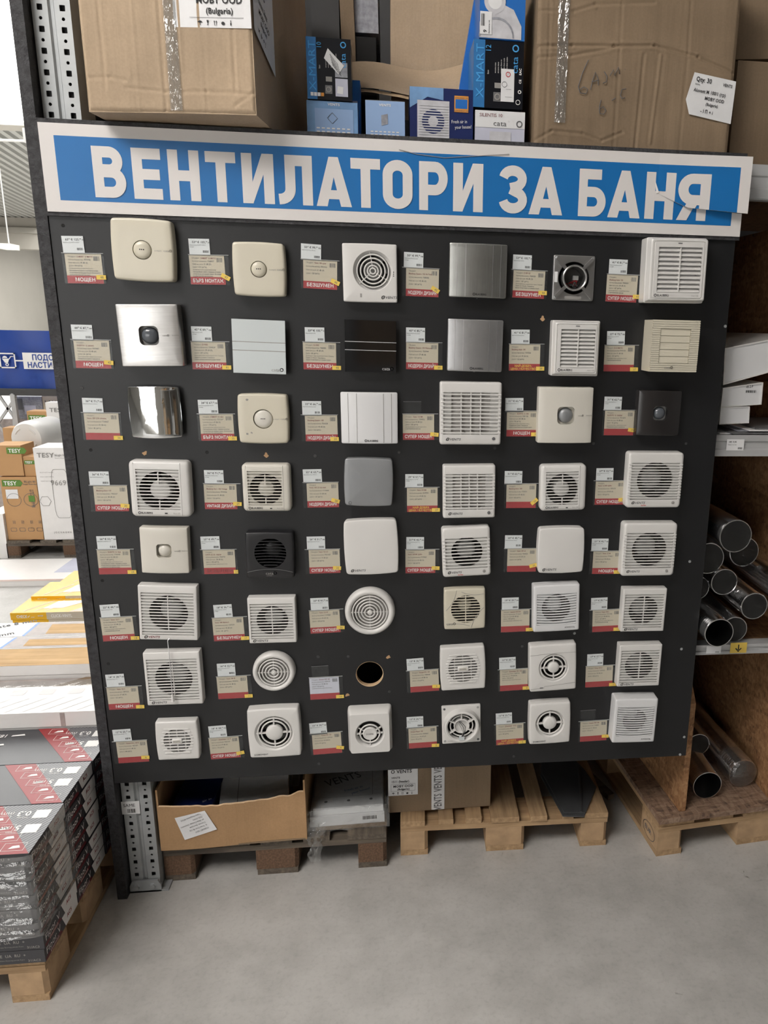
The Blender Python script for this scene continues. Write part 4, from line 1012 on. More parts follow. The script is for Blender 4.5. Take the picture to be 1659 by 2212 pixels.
# torn white curl at the start of the crack, loose thread on the top edge
a = onY(1414, 385, SY-.004); b = cr[0]
MB().add([(a.x, SY-.0035, a.z), (a.x+.004, SY-.0045, a.z-.01), (b.x+.004, SY-.006, b.z+.002), (b.x-.003, SY-.0035, b.z-.001)], [(0, 1, 2, 3)]).obj('torn_curl', 'sign_white', SIGN)
e = [onY(px, py, SY-.004) for px, py in ((862, 323), (900, 333), (960, 341), (1030, 337), (1100, 333))]
MB().tube([tuple(q) for q in e], .0009, 5).obj('loose_thread', 'ink_soft', SIGN, 60)

# ================================================================ price tags and information cards
HEAD = {'М': 'МОЩЕН', 'Б': 'БЪРЗ МОНТАЖ', 'Т': 'БЕЗШУМЕН', 'Д': 'МОДЕРЕН ДИЗАЙН', 'С': 'СУПЕР МОЩЕН', 'Н': ('НАЙ-ДОБРА', 'ЦЕНА / КАЧЕСТВО'), 'V': 'VINTAGE ДИЗАЙН', '': ''}
# key: card centre, tag centre, heading, number, price (leva), model, extra text lines, paper side, sticker tilt, turn of card
EX1 = ['Допълнителни характеристики:', 'Автоматична клапа. Сваляне и лесно', 'почистване на преден панел. Възможност', 'за монтаж без автоматика.']
EX2 = ['Допълнителни характеристики: Преден', 'панел от стъкло. Сваляне и', 'лесно почистване на преден панел.']
EX3 = ['Допълнителни характеристики:', 'с автоматични жалузи']
EX4 = ['Допълнителни характеристики:', 'Избираема клапа. Сваляне и', 'лесно почистване на преден панел.']
CARDS = {
 '1.1': ((182.5,580), (158.5,528), 'М', 48, 125, 'X-MART 12 MATIC', EX1, 0, 0), '1.2': ((453,583), (431,533.6), 'Б', 47, 105, 'X-MART 10 MATIC', EX1, -1, 28), '1.3': ((691.7,593), (672,544.7), 'Т', 46, 99, 'Vents 100 quiet', [], 0, 22),
 '1.4': ((908.8,610), (893.4,562.5), 'Д', 45, 99, 'Blauberg Quatro 125 Hi-Tech', [], 1, 30), '1.5': ((1142,614), (1128,567.5), 'Т', 44, 105, 'E 100 GS', EX2, 0, 0), '1.6': ((1346.7,623), (1335,577), 'С', 43, 81, 'Blauberg Auto 125', EX3, -1, 0),
 '2.1': ((200,764.7), (178,718.5), 'М', 42, 87, 'SILENTIS 12, инокс', EX4, 0, 4), '2.2': ((455.8,768), (436,722), 'Т', 41, 89, 'E-100G', EX2, -1, 0), '2.3': ((695,769), (680,723.7), 'Т', 40, 105, 'E-100G', EX2, -1, 0),
 '2.4': ((916,769), (897.6,724), 'Д', 39, 85, 'Blauberg Quatro 100 Platinum', [], -1, 0), '2.5': ((1137,772), (1124,728), 'Н', 38, 81, 'Blauberg Auto 100', [], -1, 0), '2.6': ((1341,774), (1330,731), '', 37, 73, 'B-10 MATIC', EX3, -1, 0),
 '3.1': ((221,920.7), (201,876), '', 36, 71, 'Vents 100 LDA chrome', [], 0, 0), '3.2': ((469,922.8), (450,879.5), 'Б', 35, 67, 'X-MART 10, бял', EX1, 0, 0), '3.3': ((691,924.5), (673.6,882), 'Д', 34, 66, 'Blauberg Quatro 100', [], 1, 0),
 '3.4': ((908,922), (890.7,882), 'С', 33, 0, 'Vents 125 MA', EX3, -1, 6), '3.5': ((1127,915), (1111,875), 'М', 32, 62, 'SILENTIS 12, бял', EX4, 0, 0), '3.6': ((1337,913), (1323.7,872), '', 31, 62, 'SILENTIS 10, графит', EX4, 0, 8),
 '4.1': ((237,1076), (215,1033.8), 'С', 30, 71, 'Blauberg Aero 125', [], 1, 6), '4.2': ((481,1072), (462.6,1030.7), 'V', 29, 71, 'Blauberg Aero 100 Vintage', [], -1, 3), '4.3': ((694,1068.7), (675,1028.5), 'Д', 28, 63, 'Vents 100 LD alu matt', [], 1, 16),
 '4.4': ((912,1079), (895,1038.8), 'Н', 27, 57, 'Vents 100 MA', [], 0, 0), '4.5': ((1125.5,1070.7), (1108.8,1032), '', 26, 62, 'Blauberg Aero 100', [], 0, -40), '4.6': ((1316.5,1064), (1306,1025.5), 'С', 25, 53, 'Vents 125 M турбо', [], 0, -4),
 '5.1': ((252,1213), (231,1172.6), '', 24, 52, 'SILENTIS 10, бял', EX1, -1, 0), '5.2': ((474,1213), (454.6,1173), 'X', 23, 49, 'CATA LE 10, черен', EX3[:1], 0, 0), '5.3': ((697.8,1212), (682.7,1173), 'С', 22, 51, 'Vents 125 LD', [], 1, 5),
 '5.4': ((912,1212), (896.8,1174), 'С', 21, 43, 'Vents 100 M турбо', [], -1, 3), '5.5': ((1123.7,1209.5), (1109,1170), '', 20, 40, 'Vents 100 LD', [], 1, -14), '5.6': ((1307.5,1214.5), (1295.5,1177), 'М', 19, 42, 'Vents 125 M', [], 1, 0),
 '6.1': ((258.8,1357.6), (238,1319.6), 'М', 18, 44, 'Vents 125 S', EX3, -1, 2), '6.2': ((498,1358), (482,1319.6), 'Т', 17, 36, 'Vents 100 Silenta-S', [], -1, 0), '6.3': ((706,1341.6), (690.4,1305), 'С', 16, 41, 'Vents 125 PF', [], -1, 4),
 '6.5': ((1116.5,1340), (1102,1304), '', 14, 39, 'Awenta WX100', EX3[:1], -1, 0), '6.6': ((1306.4,1340), (1294,1304), '', 13, 35, 'Vents 100 S', EX3, 1, 2),
 '7.1': ((271,1506.7), (249.6,1469.5), 'М', 12, 28, 'Vents 125 S', [], -1, 2), '7.2': ((506.6,1483.7), (489,1446), '', 11, 32, 'Vents 100 PF', [], -1, 0), '7.3': ((705,1485.4), (691.7,1450.6), '', 10, 0, 'Awenta WZ 100', EX3[:1], -1, 0),
 '7.4': ((913.7,1470), (897,1435), '', 9, 26, 'Dospel EOL 120', [], 1, 4), '7.5': ((1109.7,1467.6), (1096,1432.4), '', 8, 25, 'Домовент ВС 100', EX3[:1], 0, 0), '7.6': ((1297.4,1460), (1285.4,1425), '', 7, 27, 'Vents 100 D', [], -1, 0),
 '8.1': ((283.5,1623), (264.3,1588), '', 6, 25, 'Dospel EOL 100 B', [], 1, 3), '8.2': ((489.5,1614), (470.6,1580), 'С', 5, 28, 'Домовент 125 В', [], -1, -8), '8.3': ((706.3,1604.7), (687.5,1573.4), '', 4, 24, 'Dospel NV 100', [], 0, 10),
 '8.4': ((913,1592), (896.5,1560), '', 3, 24, 'Dospel Player 100', [], 0, 2), '8.5': ((1101,1585), (1088.5,1552), 'Н', 2, 25, 'Домовент 100 В', [], 0, 0), '8.6': ((1281.6,1578), (1270,1545), '', 1, 0, 'Awenta WN 100', [], 0, 3),
}
FANS['7.3'] = 'empty round cut-out'
def dirz(px, py):                                # apparent lean of cards hung by hand
    return random.Random(int(px*7+py)).uniform(-.012, .012)
SW, SH = .107, .080
for key, (cc, tc, hd, num, price, model, extra, side, tilt) in CARDS.items():
    p = onY(cc[0], cc[1], YB); desc = FANS[key]
    lean = dirz(*cc) + (radians(-1.2) if cc[1] < 620 and cc[0] > 600 else radians(1.6) if cc[1] > 1280 else 0)
    hname = 'blank red strip' if hd == '' else 'faded red heading' if hd == 'X' else 'red heading'
    R = root('info_card', 'cream info card with %s and yellow number beside the %s' % (hname, desc), 'info card', wallM(p.x, YB-.0006, p.z, lean), 'info cards on the display board')
    if key == '7.3': R['label'] = 'pale lilac info card with yellow number beside the empty round cut-out'
    MB().box(-SW/2, SW/2, -SH/2, SH/2, .0022, .0026).obj('sleeve', 'sleeve_film', R)
    MB().box(-SW/2, SW/2, SH/2-.0016, SH/2, .0006, .0030).obj('sleeve_rim', 'rim_plastic', R)
    x0 = -SW/2 + {0: .007, 1: .0115, -1: .0012}[side]; x1 = x0 + .0935; y0, y1 = -SH/2+.001, SH/2-.0022
    MB().box(x0, x1, y0, y1, .0004, .0012).obj('paper', 'paper_lilac' if key == '7.3' else 'paper_cream', R)
    hs = .0200
    MB().box(x0, x1, y0, y0+hs, .0012, .0014).obj('red_strip', 'strip_red', R)
    t = MB(); xl = x0+.0075
    y = y1-.0095
    long = len(model) > 16
    put_text(t, 'Модел: '+('' if long else ''), xl, y, .0060, 0, 0)
    tm = MB()
    if long: y -= .0075; put_text(tm, model, xl, y, .0060, 0, 1, 'L', .85)
    else: put_text(tm, model, xl+text_width('Модел: ', .0060)+.0004, y, .0060, 0, 1, 'L', .8)
    rnd = random.Random(num)
    step = .0078 if extra else .0095
    for a, b in (('Артикулен номер: ', '%d' % rnd.randint(7000000, 7990000)), ('Ниво на шум: ', '%d dB (A)' % rnd.randint(29, 46)), ('Дебит: ', '%d (м³/ч)' % rnd.randint(78, 195))):
        y -= step; put_text(t, a, xl, y, .0056, 0, 0, 'L', .80); put_text(t, b, xl+text_width(a, .0056)*.80, y, .0058, 0, 1, 'L', .82)
    y -= .001
    for s in extra:
        y -= .0056; put_text(t, s, xl, y, .0048, 0, 1 if s is not extra[0] else 0, 'L', .82, fit=min(.082, text_width(s, .0050)*.82))
    barcode(t, x1-.0205, y1-.0175, .0155, .0115, 0, 12, num)
    t.xf(lambda v: Vector((v.x, v.y, .00135))); t.obj('lettering', 'ink_grey', R)
    tm.xf(lambda v: Vector((v.x, v.y, .00135))); tm.obj('model_line', 'ink_maroon', R)
    ht = HEAD.get('Т' if hd == 'X' else hd, '')
    if ht:
        t = MB(); xc = (x0+x1)/2
        if isinstance(ht, tuple):
            put_text(t, ht[0], xc-.004, y0+.0110, .0090, 0, 1, 'C', .9); put_text(t, ht[1], xc-.004, y0+.0022, .0090, 0, 1, 'C', .9)
        else: put_text(t, ht, xc, y0+.0056, .0128, 0, 1, 'C', 1.0, fit=min(.082, text_width(ht, .0128, 1)))
        t.xf(lambda v: Vector((v.x, v.y, .0016))); t.obj('heading', 'ink_yellow' if hd == 'Н' else 'ink_maroon' if hd == 'X' else 'ink_white', R)
    # yellow numbered sticker
    sx, sy = SW/2-.0115, -SH/2+(.0075 if (abs(tilt) < 3 and key not in ('1.1', '1.5', '1.6')) else .0215 if abs(tilt) > 9 else .0175)
    if key == '5.2': sx = SW/2-.006
    sw = .0125 if key != '5.2' else .0065
    ca, sa = cos(radians(-tilt)), sin(radians(-tilt))
    def rotp(x, y): return (sx+x*ca-y*sa, sy+x*sa+y*ca)
    S = MB().prism([rotp(-sw, -.0058), rotp(sw, -.0058), rotp(sw, .0058), rotp(-sw, .0058)], .0028, .0033).obj('number_sticker', 'sticker_yellow', R)
    t = MB(); put_text(t, str(num), 0, -.003, .0090, 0, 0, 'C')
    t.xf(lambda v: Vector((*rotp(v.x+.002, v.y), .0035))); t.obj('lettering', 'ink_grey', S)
    # price tag
    p = onY(tc[0], tc[1], YB)
    lean2 = lean*1.2 + dirz(*tc)
    if price:
        R = root('price_tag', 'small white price tag on the info card of the %s' % desc, 'price tag', wallM(p.x, YB-.0006, p.z, lean2), 'price tags on the display board')
        MB().box(-.0275, .0275, -.0213, .0213, .0006, .0016).obj('paper', 'paper_white', R)
        MB().box(-.0275, .0275, -.0213, .0213, .0022, .0025).obj('sleeve', 'sleeve_film', R)
        t = MB(); eu = price/1.95583
        put_text(t, '%d' % int(eu), -.0185, .0098, .0078, 0, 1); a = -.0185+text_width('%d' % int(eu), .0078, 1)
        put_text(t, '%02d' % int((eu % 1)*100), a, .0125, .0044, 0, 1); put_text(t, '€', a+.0062, .0098, .0075, 0, 1)
        s = '%d,' % price; put_text(t, s, .0035, .0098, .0078, 0, 1); a = .0035+text_width(s, .0078, 1)
        put_text(t, '00', a, .0125, .0044, 0, 1); put_text(t, 'лв', a+.0058, .0098, .0062, 0, 1)
        put_text(t, 'Вентилатор '+model[:14], -.0255, .0036, .0038, 0, 0, 'L', .82, fit=min(.044, text_width('Вентилатор '+model[:14], .0038)*.82))
        if num % 2: put_text(t, 'за баня', -.0255, -.0012, .0038, 0, 0, 'L', .85)
        barcode(t, .0085, -.0150, .0155, .0062, 0, 14, num+100)
        t.xf(lambda v: Vector((v.x, v.y, .0018))); t.obj('lettering', 'ink', R)
    else:
        R = root('price_sleeve', 'empty clear price sleeve on the info card of the %s' % desc, 'price sleeve', wallM(p.x, YB-.0006, p.z, lean2), 'price tags on the display board')
        MB().box(-.0265, .0265, -.0205, .0205, .0008, .0012).obj('sleeve', 'sleeve_film', R)
        MB().box(-.0265, .0265, .0192, .0205, .0008, .0016).obj('sleeve_rim', 'line_grey', R)
# ================================================================ cartons, pallets and stock around the board
from mathutils import noise as _mn
def crumple(mb, amp, freq, seed=0):
    o = Vector((seed*3.7, seed*1.3, seed*.7))
    return mb.xf(lambda v: v + Vector((_mn.noise(v*freq+o), _mn.noise(v*freq+o+Vector((9, 0, 0))), _mn.noise(v*freq+o+Vector((0, 9, 0)))))*amp)
def box_faces(w, d, h, n=10, top=True):
    mb = MB()
    mb.grid(lambda u, v: (u*w, 0, v*h), n, n); mb.grid(lambda u, v: (w-u*w, d, v*h), n, n)
    mb.grid(lambda u, v: (0, d-u*d, v*h), n, n); mb.grid(lambda u, v: (w, u*d, v*h), n, n)
    mb.grid(lambda u, v: (u*w, d-v*d, 0), n, n)
    if top: mb.grid(lambda u, v: (u*w, v*d, h), n, n)
    return mb
def carton(name, label, x, y, z, w, d, h, rz=0.0, mat='cardboard', amp=.004, freq=5, seed=1, tilt=0.0, group=None, cat='carton', ry=0.0, rx=0.0):
    R = root(name, label, cat, placeM(x, y, z, rz, rx, ry), group)
    crumple(box_faces(w, d, h), amp, freq, seed).obj('body', mat, R, 40)
    return R
def on_front(mb, y=-.0012): return mb.xf(lambda v: Vector((v.x, y-v.z, v.y)))       # local (x, up) -> front face
def on_left(mb, x=-.0012): return mb.xf(lambda v: Vector((x-v.z, -v.x, v.y)))
def on_right(mb, x): return mb.xf(lambda v: Vector((x+v.z, v.x, v.y)))
def panel(R, name, mat, x0, x1, z0, z1, y=-.001): return on_front(MB().flat([(x0, z0), (x1, z0), (x1, z1), (x0, z1)], 0), y).obj(name, mat, R)
def writing(R, mat, items, y=-.0022, name='lettering', fn=on_front):
    t = MB()
    for s, px, pz, size, *o in items:
        kw = o[0] if o else {}; put_text(t, s, px, pz, size, 0, **kw)
    return fn(t, y).obj(name, mat, R)
def handling_marks(t, x, z, s, n=5):
    for k in range(n):
        X = x+k*s*1.7
        if k == 0: t.flat([(X+s*.5*cos(a), z+s*.55+s*.35*sin(a)) for a in [i*pi/6 for i in range(7)]], 0); t.flat(rct(X-s*.06, z, X+s*.06, z+s*.6), 0)
        elif k == 1: t.flat([(X-s*.25, z+s), (X+s*.25, z+s), (X+s*.1, z+s*.4), (X-s*.1, z+s*.4)], 0); t.flat(rct(X-s*.06, z+.1*s, X+s*.06, z+s*.4), 0); t.flat(rct(X-s*.2, z, X+s*.2, z+.1*s), 0)
        elif k == 2:
            for q in (-.22, .22): t.flat(rct(X+s*q-s*.05, z+.1*s, X+s*q+s*.05, z+s*.7), 0); t.flat([(X+s*q-s*.16, z+s*.65), (X+s*q+s*.16, z+s*.65), (X+s*q, z+s)], 0)
            t.flat(rct(X-s*.35, z, X+s*.35, z+s*.06), 0)
        elif k == 3: t.flat([(X+s*.4*cos(a), z+s*.4+s*.35*sin(a)) for a in [i*pi/4 for i in range(8)]], 0)
        else: t.flat(rct(X-s*.12, z, X+s*.12, z+s*.6), 0); t.flat(rct(X-s*.08, z+s*.7, X+s*.08, z+s), 0)
    return t
def creased_front(R, w, h, lines, mat, amp=.003, seed=1, n=100, y0=-.006):
    segs = [(Vector(a), Vector(b), s) for L, s in lines for a, b in zip(L[:-1], L[1:])]
    def P(u, v):
        q = Vector((u*w, v*h)); y = y0 + amp*.6*_mn.noise(Vector((q.x*6+seed, q.y*6, seed))) + amp*.25*_mn.noise(Vector((q.x*25, q.y*4, seed)))
        for a, b, s in segs:
            d = b-a; t = max(0, min(1, (q-a).dot(d)/max(d.dot(d), 1e-9))); e = (q-(a+d*t)).length
            if e < .016: y += s*.0012*math.exp(-(e/.0036)**2) - s*.0005*math.exp(-((e-.008)/.004)**2)
        edge = min(u, v, 1-u, 1-v); y += .006*max(0, 1-edge*60)
        return (u*w, y, v*h)
    return MB().grid(P, n, n).obj('front_face', mat, R, 60)
# ---- big carton at the upper left, overhanging the sign
R = carton('carton', 'large brown carton with white shipping label, above the left of the sign', -.768, 2.150, 2.3985, .420, .56, .52, radians(-7.2), 'cardboard', .0015, 6, 2)
L = panel(R, 'shipping_label', 'label_white', .232, .4205, .190, .42, -.006)
t = MB(); put_text(t, 'MOBY OOD', .345, .242, .022, 0, 1, 'C', .9); put_text(t, '(Bulgaria)', .345, .220, .018, 0, 1, 'C', .9); put_text(t, '(6/8)', .325, .271, .016, 0, 1, 'C')
for a, b in (((.271, .211), (.402, .211)), ((.402, .211), (.402, .263)), ((.402, .263), (.271, .263)), ((.271, .263), (.271, .211))):
    t.flat([(a[0], a[1]), (b[0]+.0008, b[1]), (b[0]+.0008, b[1]+.0008), (a[0], a[1]+.0008)], 0)
handling_marks(t, .296, .195, .011); on_front(t, -.0075).obj('lettering', 'ink', L)
L = on_right(MB().flat([(0, .190), (.17, .134), (.17, .33), (0, .42)], 0), .4255).obj('side_label', 'label_white', R)
t = MB(); put_text(t, 'VENTS', .03, .30, .022, 0, 1, 'L', 1, -.3); put_text(t, 'D. Aluvent Silent', .02, .272, .016, 0, 1, 'L', .8, -.3); put_text(t, 'MOBY OOD', .04, .240, .017, 0, 1, 'L', .9, -.3); put_text(t, '(Bulgaria)', .05, .218, .014, 0, 1, 'L', .9, -.3); put_text(t, '× ↓ + !', .03, .195, .018, 0, 1, 'L', 1, -.3)
on_right(t, .4268).obj('lettering', 'ink', L)
def tape(R, x0, x1, z0, z1, y=-.007, seed=1):
    mb = MB(); mb.grid(lambda u, v: (x0+(x1-x0)*u, y-.002*abs(_mn.noise(Vector((u*7, v*30, seed)))), z0+(z1-z0)*v), 6, 40)
    return mb.obj('tape', 'tape_film', R, 60)
tape(R, .208, .238, .005, .52)
creased_front(R, .420, .52, [([(x, .05), (x+.002, .52)], 1) for x in (.048, .372)] + [([(.196, 0), (.196, .52)], 1.3), ([(.244, .1), (.245, .52)], -.7), ([(.13, .0), (.132, .52)], -.5), ([(.30, .0), (.302, .52)], .5), ([(.0, .075), (.06, .078), (.10, .072)], 1), ([(.10, .055), (.2, .047), (.3, .050), (.41, .046)], 1.2), ([(.37, .02), (.42, .05)], 1)], 'cardboard', .003, 2, 150, -.0045)
# ---- big carton at the upper right
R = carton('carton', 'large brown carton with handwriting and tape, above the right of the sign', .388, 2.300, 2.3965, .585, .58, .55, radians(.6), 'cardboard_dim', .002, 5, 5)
L = on_front(MB().flat([(.455, .112), (.585, .092), (.590, .205), (.462, .222), (.442, .150)], 0), -.010).obj('shipping_label', 'label_white', R)
t = MB(); A = -.12
for s, x, z, q, b in (('Qty: 30', .468, .200, .017, 1), ('items', .466, .190, .008, 0), ('VENTS', .550, .190, .011, 1), ('Aluvent M 100/1 (гр)', .463, .173, .0125, 1), ('MOBY OOD', .498, .152, .0125, 1), ('(Bulgaria)', .502, .137, .011, 1), ('- I П + i', .488, .118, .013, 1)):
    put_text(t, s, x, z, q, 0, b, 'L', .85, A)
on_front(t, -.0115).obj('lettering', 'ink', L)
tape(R, .056, .088, .07, .55, -.010, 4)
hand = MB()
def scrawl(mb, pts, r=.0011): mb.tube([(x, -.0092-.0036*_mn.noise(Vector((x*6+5, z*6, 5)))*-1-.0012, z) for x, z in pts], r*1.1, 5)
scrawl(hand, [(.148, .235), (.132, .20), (.122, .165), (.128, .150), (.145, .148), (.150, .160), (.138, .166), (.126, .158)])
scrawl(hand, [(.158, .160), (.163, .185), (.170, .205), (.178, .190), (.180, .172)]); scrawl(hand, [(.160, .180), (.180, .185)])
scrawl(hand, [(.195, .208), (.204, .196), (.203, .182), (.193, .178)])
scrawl(hand, [(.212, .198), (.222, .215), (.226, .200), (.236, .222), (.240, .205)]); scrawl(hand, [(.255, .217), (.256, .217)])
scrawl(hand, [(.190, .135), (.186, .115), (.188, .100), (.200, .098), (.206, .108), (.198, .118), (.188, .112)]); scrawl(hand, [(.222, .135), (.232, .142)])
scrawl(hand, [(.262, .168), (.250, .165), (.246, .150), (.252, .142), (.260, .145)])
hand.obj('handwriting', 'ink_grey', R, 60)
creased_front(R, .585, .55, [([(0, .262), (.1, .27), (.22, .276), (.34, .284), (.47, .262), (.585, .225)], 2.4), ([(0, .235), (.1, .245), (.23, .274)], 1.6), ([(.0, .35), (.1, .353), (.16, .375), (.33, .390)], 1.3), ([(.0, .02), (.05, .048), (.14, .045), (.2, .03), (.26, .055)], 1.3), ([(.30, .0), (.31, .26)], 1.6), ([(.345, .03), (.36, .26)], -1.4)] + [([(x, .0), (x+.004, .27), (x, .55)], .8) for x in (.03, .235, .435)], 'cardboard_dim', .006, 5, 200, -.006)
# ---- small fan boxes standing on the shelf edge
plain('sky_print', srgb(120, 160, 205), .4, vary=.25, vscale=14); plain('pale_blue_print', srgb(150, 180, 222), .45); plain('navy_print', srgb(26, 40, 92), .35, vary=.12, vscale=6); plain('bright_blue_print', srgb(40, 110, 190), .35, vary=.1, vscale=6)
plain('cyan_print', srgb(52, 118, 178), .35); plain('black_print', srgb(16, 18, 26), .3); plain('lavender_print', srgb(196, 198, 214), .4, vary=.06, vscale=12); plain('orange_print', srgb(224, 150, 60), .45); plain('silver_print', srgb(200, 200, 205), .35, vary=.15, vscale=30); plain('photo_grey', srgb(150, 152, 160), .4, vary=.35, vscale=60)
def pbox(label, x, y, z, w, d, h, mat, rz=0.0, group='boxed fans on the shelf'):
    R = root('fan_box', label, 'fan box', placeM(x, y, z, rz), group)
    MB().box(0, w, 0, d, 0, h).obj('body', mat, R)
    return R
ZS = 2.396
def table(t, x0, x1, z0, rows, cols, dz):
    for r in range(rows):
        for c in range(cols):
            a = x0+(x1-x0)*c/cols; t.flat(rct(a, z0-r*dz, a+(x1-x0)/cols*.62, z0-r*dz+dz*.35), 0)
    return t
R = pbox('sky blue fan box with a white table, left under the black box', -.252, 2.322, ZS, .140, .14, .101, 'sky_print', radians(1))
panel(R, 'data_panel', 'pale_blue_print', .022, .128, .0, .082); t = MB(); put_text(t, 'VENTS', .075, .090, .009, 0, 1, 'C', 1.2); on_front(t).obj('lettering', 'ink_white', R)
on_front(table(MB(), .026, .124, .030, 4, 7, .009), -.002).obj('data_table', 'ink_white', R)
on_front(MB().ring(.014, .0007, 0, 4, 4, (.07, .058), .1), -.002).obj('diagram', 'ink_grey', R)
R = pbox('bright blue fan box with a white picture standing behind the black box', -.150, 2.42, ZS, .042, .06, .185, 'bright_blue_print'); panel(R, 'picture', 'lavender_print', .004, .034, .01, .13)
R = pbox('sky blue fan box with a white table, second from the left', -.090, 2.322, ZS, .110, .13, .109, 'pale_blue_print', radians(-1))
t = MB(); put_text(t, 'VENTS', .055, .095, .009, 0, 1, 'C', 1.2); table(t, .014, .098, .028, 4, 7, .008); on_front(t).obj('lettering', 'ink_white', R)
on_front(MB().flat([(.044, .045), (.062, .050), (.062, .076), (.044, .072)], 0)).obj('diagram', 'photo_grey', R); MB().box(0, .11, 0, .13, .1092, .1105).obj('lid', 'ink_grey', R)
R = pbox('navy fan box showing a white slatted fan, beside the torn carton flap', .034, 2.318, ZS, .180, .16, .149, 'navy_print', radians(.5))
on_front(MB().flat([(.0, .095), (.0, .149), (.095, .149), (.095, .118), (.05, .125)], 0)).obj('sky_picture', 'sky_print', R)
P = panel(R, 'fan_picture', 'silver_print', .021, .112, .008, .116, -.0016)
on_front(MB().lathe([(.032, 0), (.0005, 0)], 32, False, True, (.066, .062)), -.0022).obj('picture_opening', 'navy_print', P)
on_front(MB().lathe([(.014, 0), (.0005, 0)], 24, False, True, (.066, .062)), -.0026).obj('picture_hub', 'silver_print', P)
for k in range(13): panel(P, 'picture_slat', 'silver_print', .025, .108, .020+k*.0068, .0230+k*.0068, -.003)
t = MB(); put_text(t, 'Fresh air in', .118, .060, .0125, 0, 0, 'L', .8, .06); put_text(t, 'your house!', .128, .046, .0125, 0, 0, 'L', .8, .08); on_front(t).obj('lettering', 'ink_white', R)
t = MB(); put_text(t, 'AXIAL FAN', .126, .008, .012, 0, 0, 'L', .9); on_front(t).obj('caption', 'ink_cyan', R)
S = panel(R, 'orange_sticker', 'orange_print', .126, .166, .090, .132, -.0016); panel(S, 'sticker_field', 'bright_blue_print', .129, .163, .099, .123, -.002)
t = MB(); put_text(t, 'LOW NOISE 5 dB', .146, .125, .0045, 0, 1, 'C'); put_text(t, 'LOW ENERGY USE', .146, .092, .0045, 0, 1, 'C'); on_front(t, -.0024).obj('lettering', 'ink_grey', S)
t = MB(); put_text(t, '5', .026, .108, .013, 0, 0); on_front(t).obj('year_mark', 'ink_red', R)
R = pbox('white and lavender fan box at the right, under a black box', .220, 2.320, ZS, .144, .15, .099, 'lavender_print')
panel(R, 'white_band', 'label_white', 0, .144, .055, .099); panel(R, 'fan_picture', 'silver_print', .042, .104, 0, .045, -.0016)
t = MB(); put_text(t, 'SILENTIS 10', .012, .083, .0125, 0, 0, 'L', 1.05); on_front(t, -.0018).obj('product_name', 'ink_maroon', R)
t = MB(); put_text(t, 'cata', .052, .060, .020, 0, 0, 'L', 1.2); t.ring(.0075, .0016, 0, 24, 4, (.128, .067), .1); on_front(t, -.0018).obj('lettering', 'ink_grey', R)
def vtext(t, s, x, z, size, bold=0, sx=1.0): return put_text(t, s, x, z, size, 0, bold, 'L', sx, pi/2)
def black_box(label, x, z, w, h, num, sticker):
    R = pbox(label, x, 2.318, z, w, .125, h, 'black_print', radians(1.5))
    panel(R, 'blue_band', 'cyan_print', 0, w*.22, 0, h); MB().box(-.0008, 0, 0, .125, 0, h).obj('blue_side', 'cyan_print', R)
    t = MB(); vtext(t, 'X-MART', w*.195, h*.14, w*.22, 0, h*.80/text_width('X-MART', w*.22)); on_front(t, -.002).obj('product_name', 'ink_cyan', R)
    t = MB(); vtext(t, num, w*.335, h*.82, w*.15, 0, .9); vtext(t, 'cata', w*.88, h*.53, w*.17, 0, 1.1); t.ring(w*.055, w*.012, 0, 20, 4, (w*.83, h*.90), .1); on_front(t, -.0021).obj('lettering', 'ink_cyan', R)
    t = MB()
    for k in range(5): vtext(t, 'extraplano diseno moderno'[:16+2*k], w*(.44+.058*k), h*.52, w*.035, 0, .8)
    vtext(t, 'baño', w*.30, h*.50, w*.05) ; on_front(t, -.0021).obj('small_print', 'ink_white', R)
    on_front(MB().flat(rct(w*.40, h*.10, w*.56, h*.24), 0)).obj('diagram', 'line_grey', R); on_front(MB().ring(w*.05, w*.012, 0, 16, 4, (w*.48, h*.17), .1), -.002).obj('diagram_hub', 'ink_soft', R)
    on_front(MB().flat(rct(w*.42, h*.30, w*.56, h*.38), 0)).obj('diagram_side', 'ink_soft', R)
    return R
R = black_box('black and blue fan box with a tilted white sticker, standing at the left', -.247, ZS+.103, .120, .154, '10', True)
on_front(MB().flat([(.047, .103), (.085, .065), (.101, .087), (.058, .128)], 0), -.003).obj('white_sticker', 'label_white', R)
t = MB()
for k in range(5): put_text(t, 'Вентилатор cata X-Mart', .062+.0016*k, .113-.0060*k*1.05, .0045, 0, 1 if k > 2 else 0, 'L', .7, -.86)
on_front(t, -.0034).obj('sticker_lettering', 'ink_grey', R)
panel(R, 'bathroom_picture', 'lavender_print', .076, .110, .010, .055, -.0018); panel(R, 'ceiling_picture', 'photo_grey', .076, .110, .058, .095, -.0018); on_front(MB().flat([(.080, .018), (.096, .016), (.098, .034), (.082, .036)], 0), -.0024).obj('picture_fan', 'label_white', R)
for k, m in enumerate(('label_white', 'label_white', 'label_white', 'orange_print')): panel(R, 'colour_swatch', m, .008+.0095*k, .016+.0095*k, .008, .017, -.0024)
R = black_box('black and blue fan box with a white instruction panel, standing at the right', .214, ZS+.106, .142, .172, '12', False)
P = panel(R, 'instruction_panel', 'label_white', .078, .116, .018, .102, -.0018); on_front(MB().ring(.006, .001, 0, 20, 4, (.098, .088), .1), -.0024).obj('warning_mark', 'ink_red', P); t = MB(); put_text(t, '/', .096, .084, .011, 0, 0); t.ring(.007, .0006, 0, 16, 4, (.088, .062), .1); t.flat(rct(.090, .030, .110, .0306), 0); t.flat(rct(.092, .05, .108, .0506), 0); on_front(t, -.0024).obj('drawing', 'ink_grey', P)
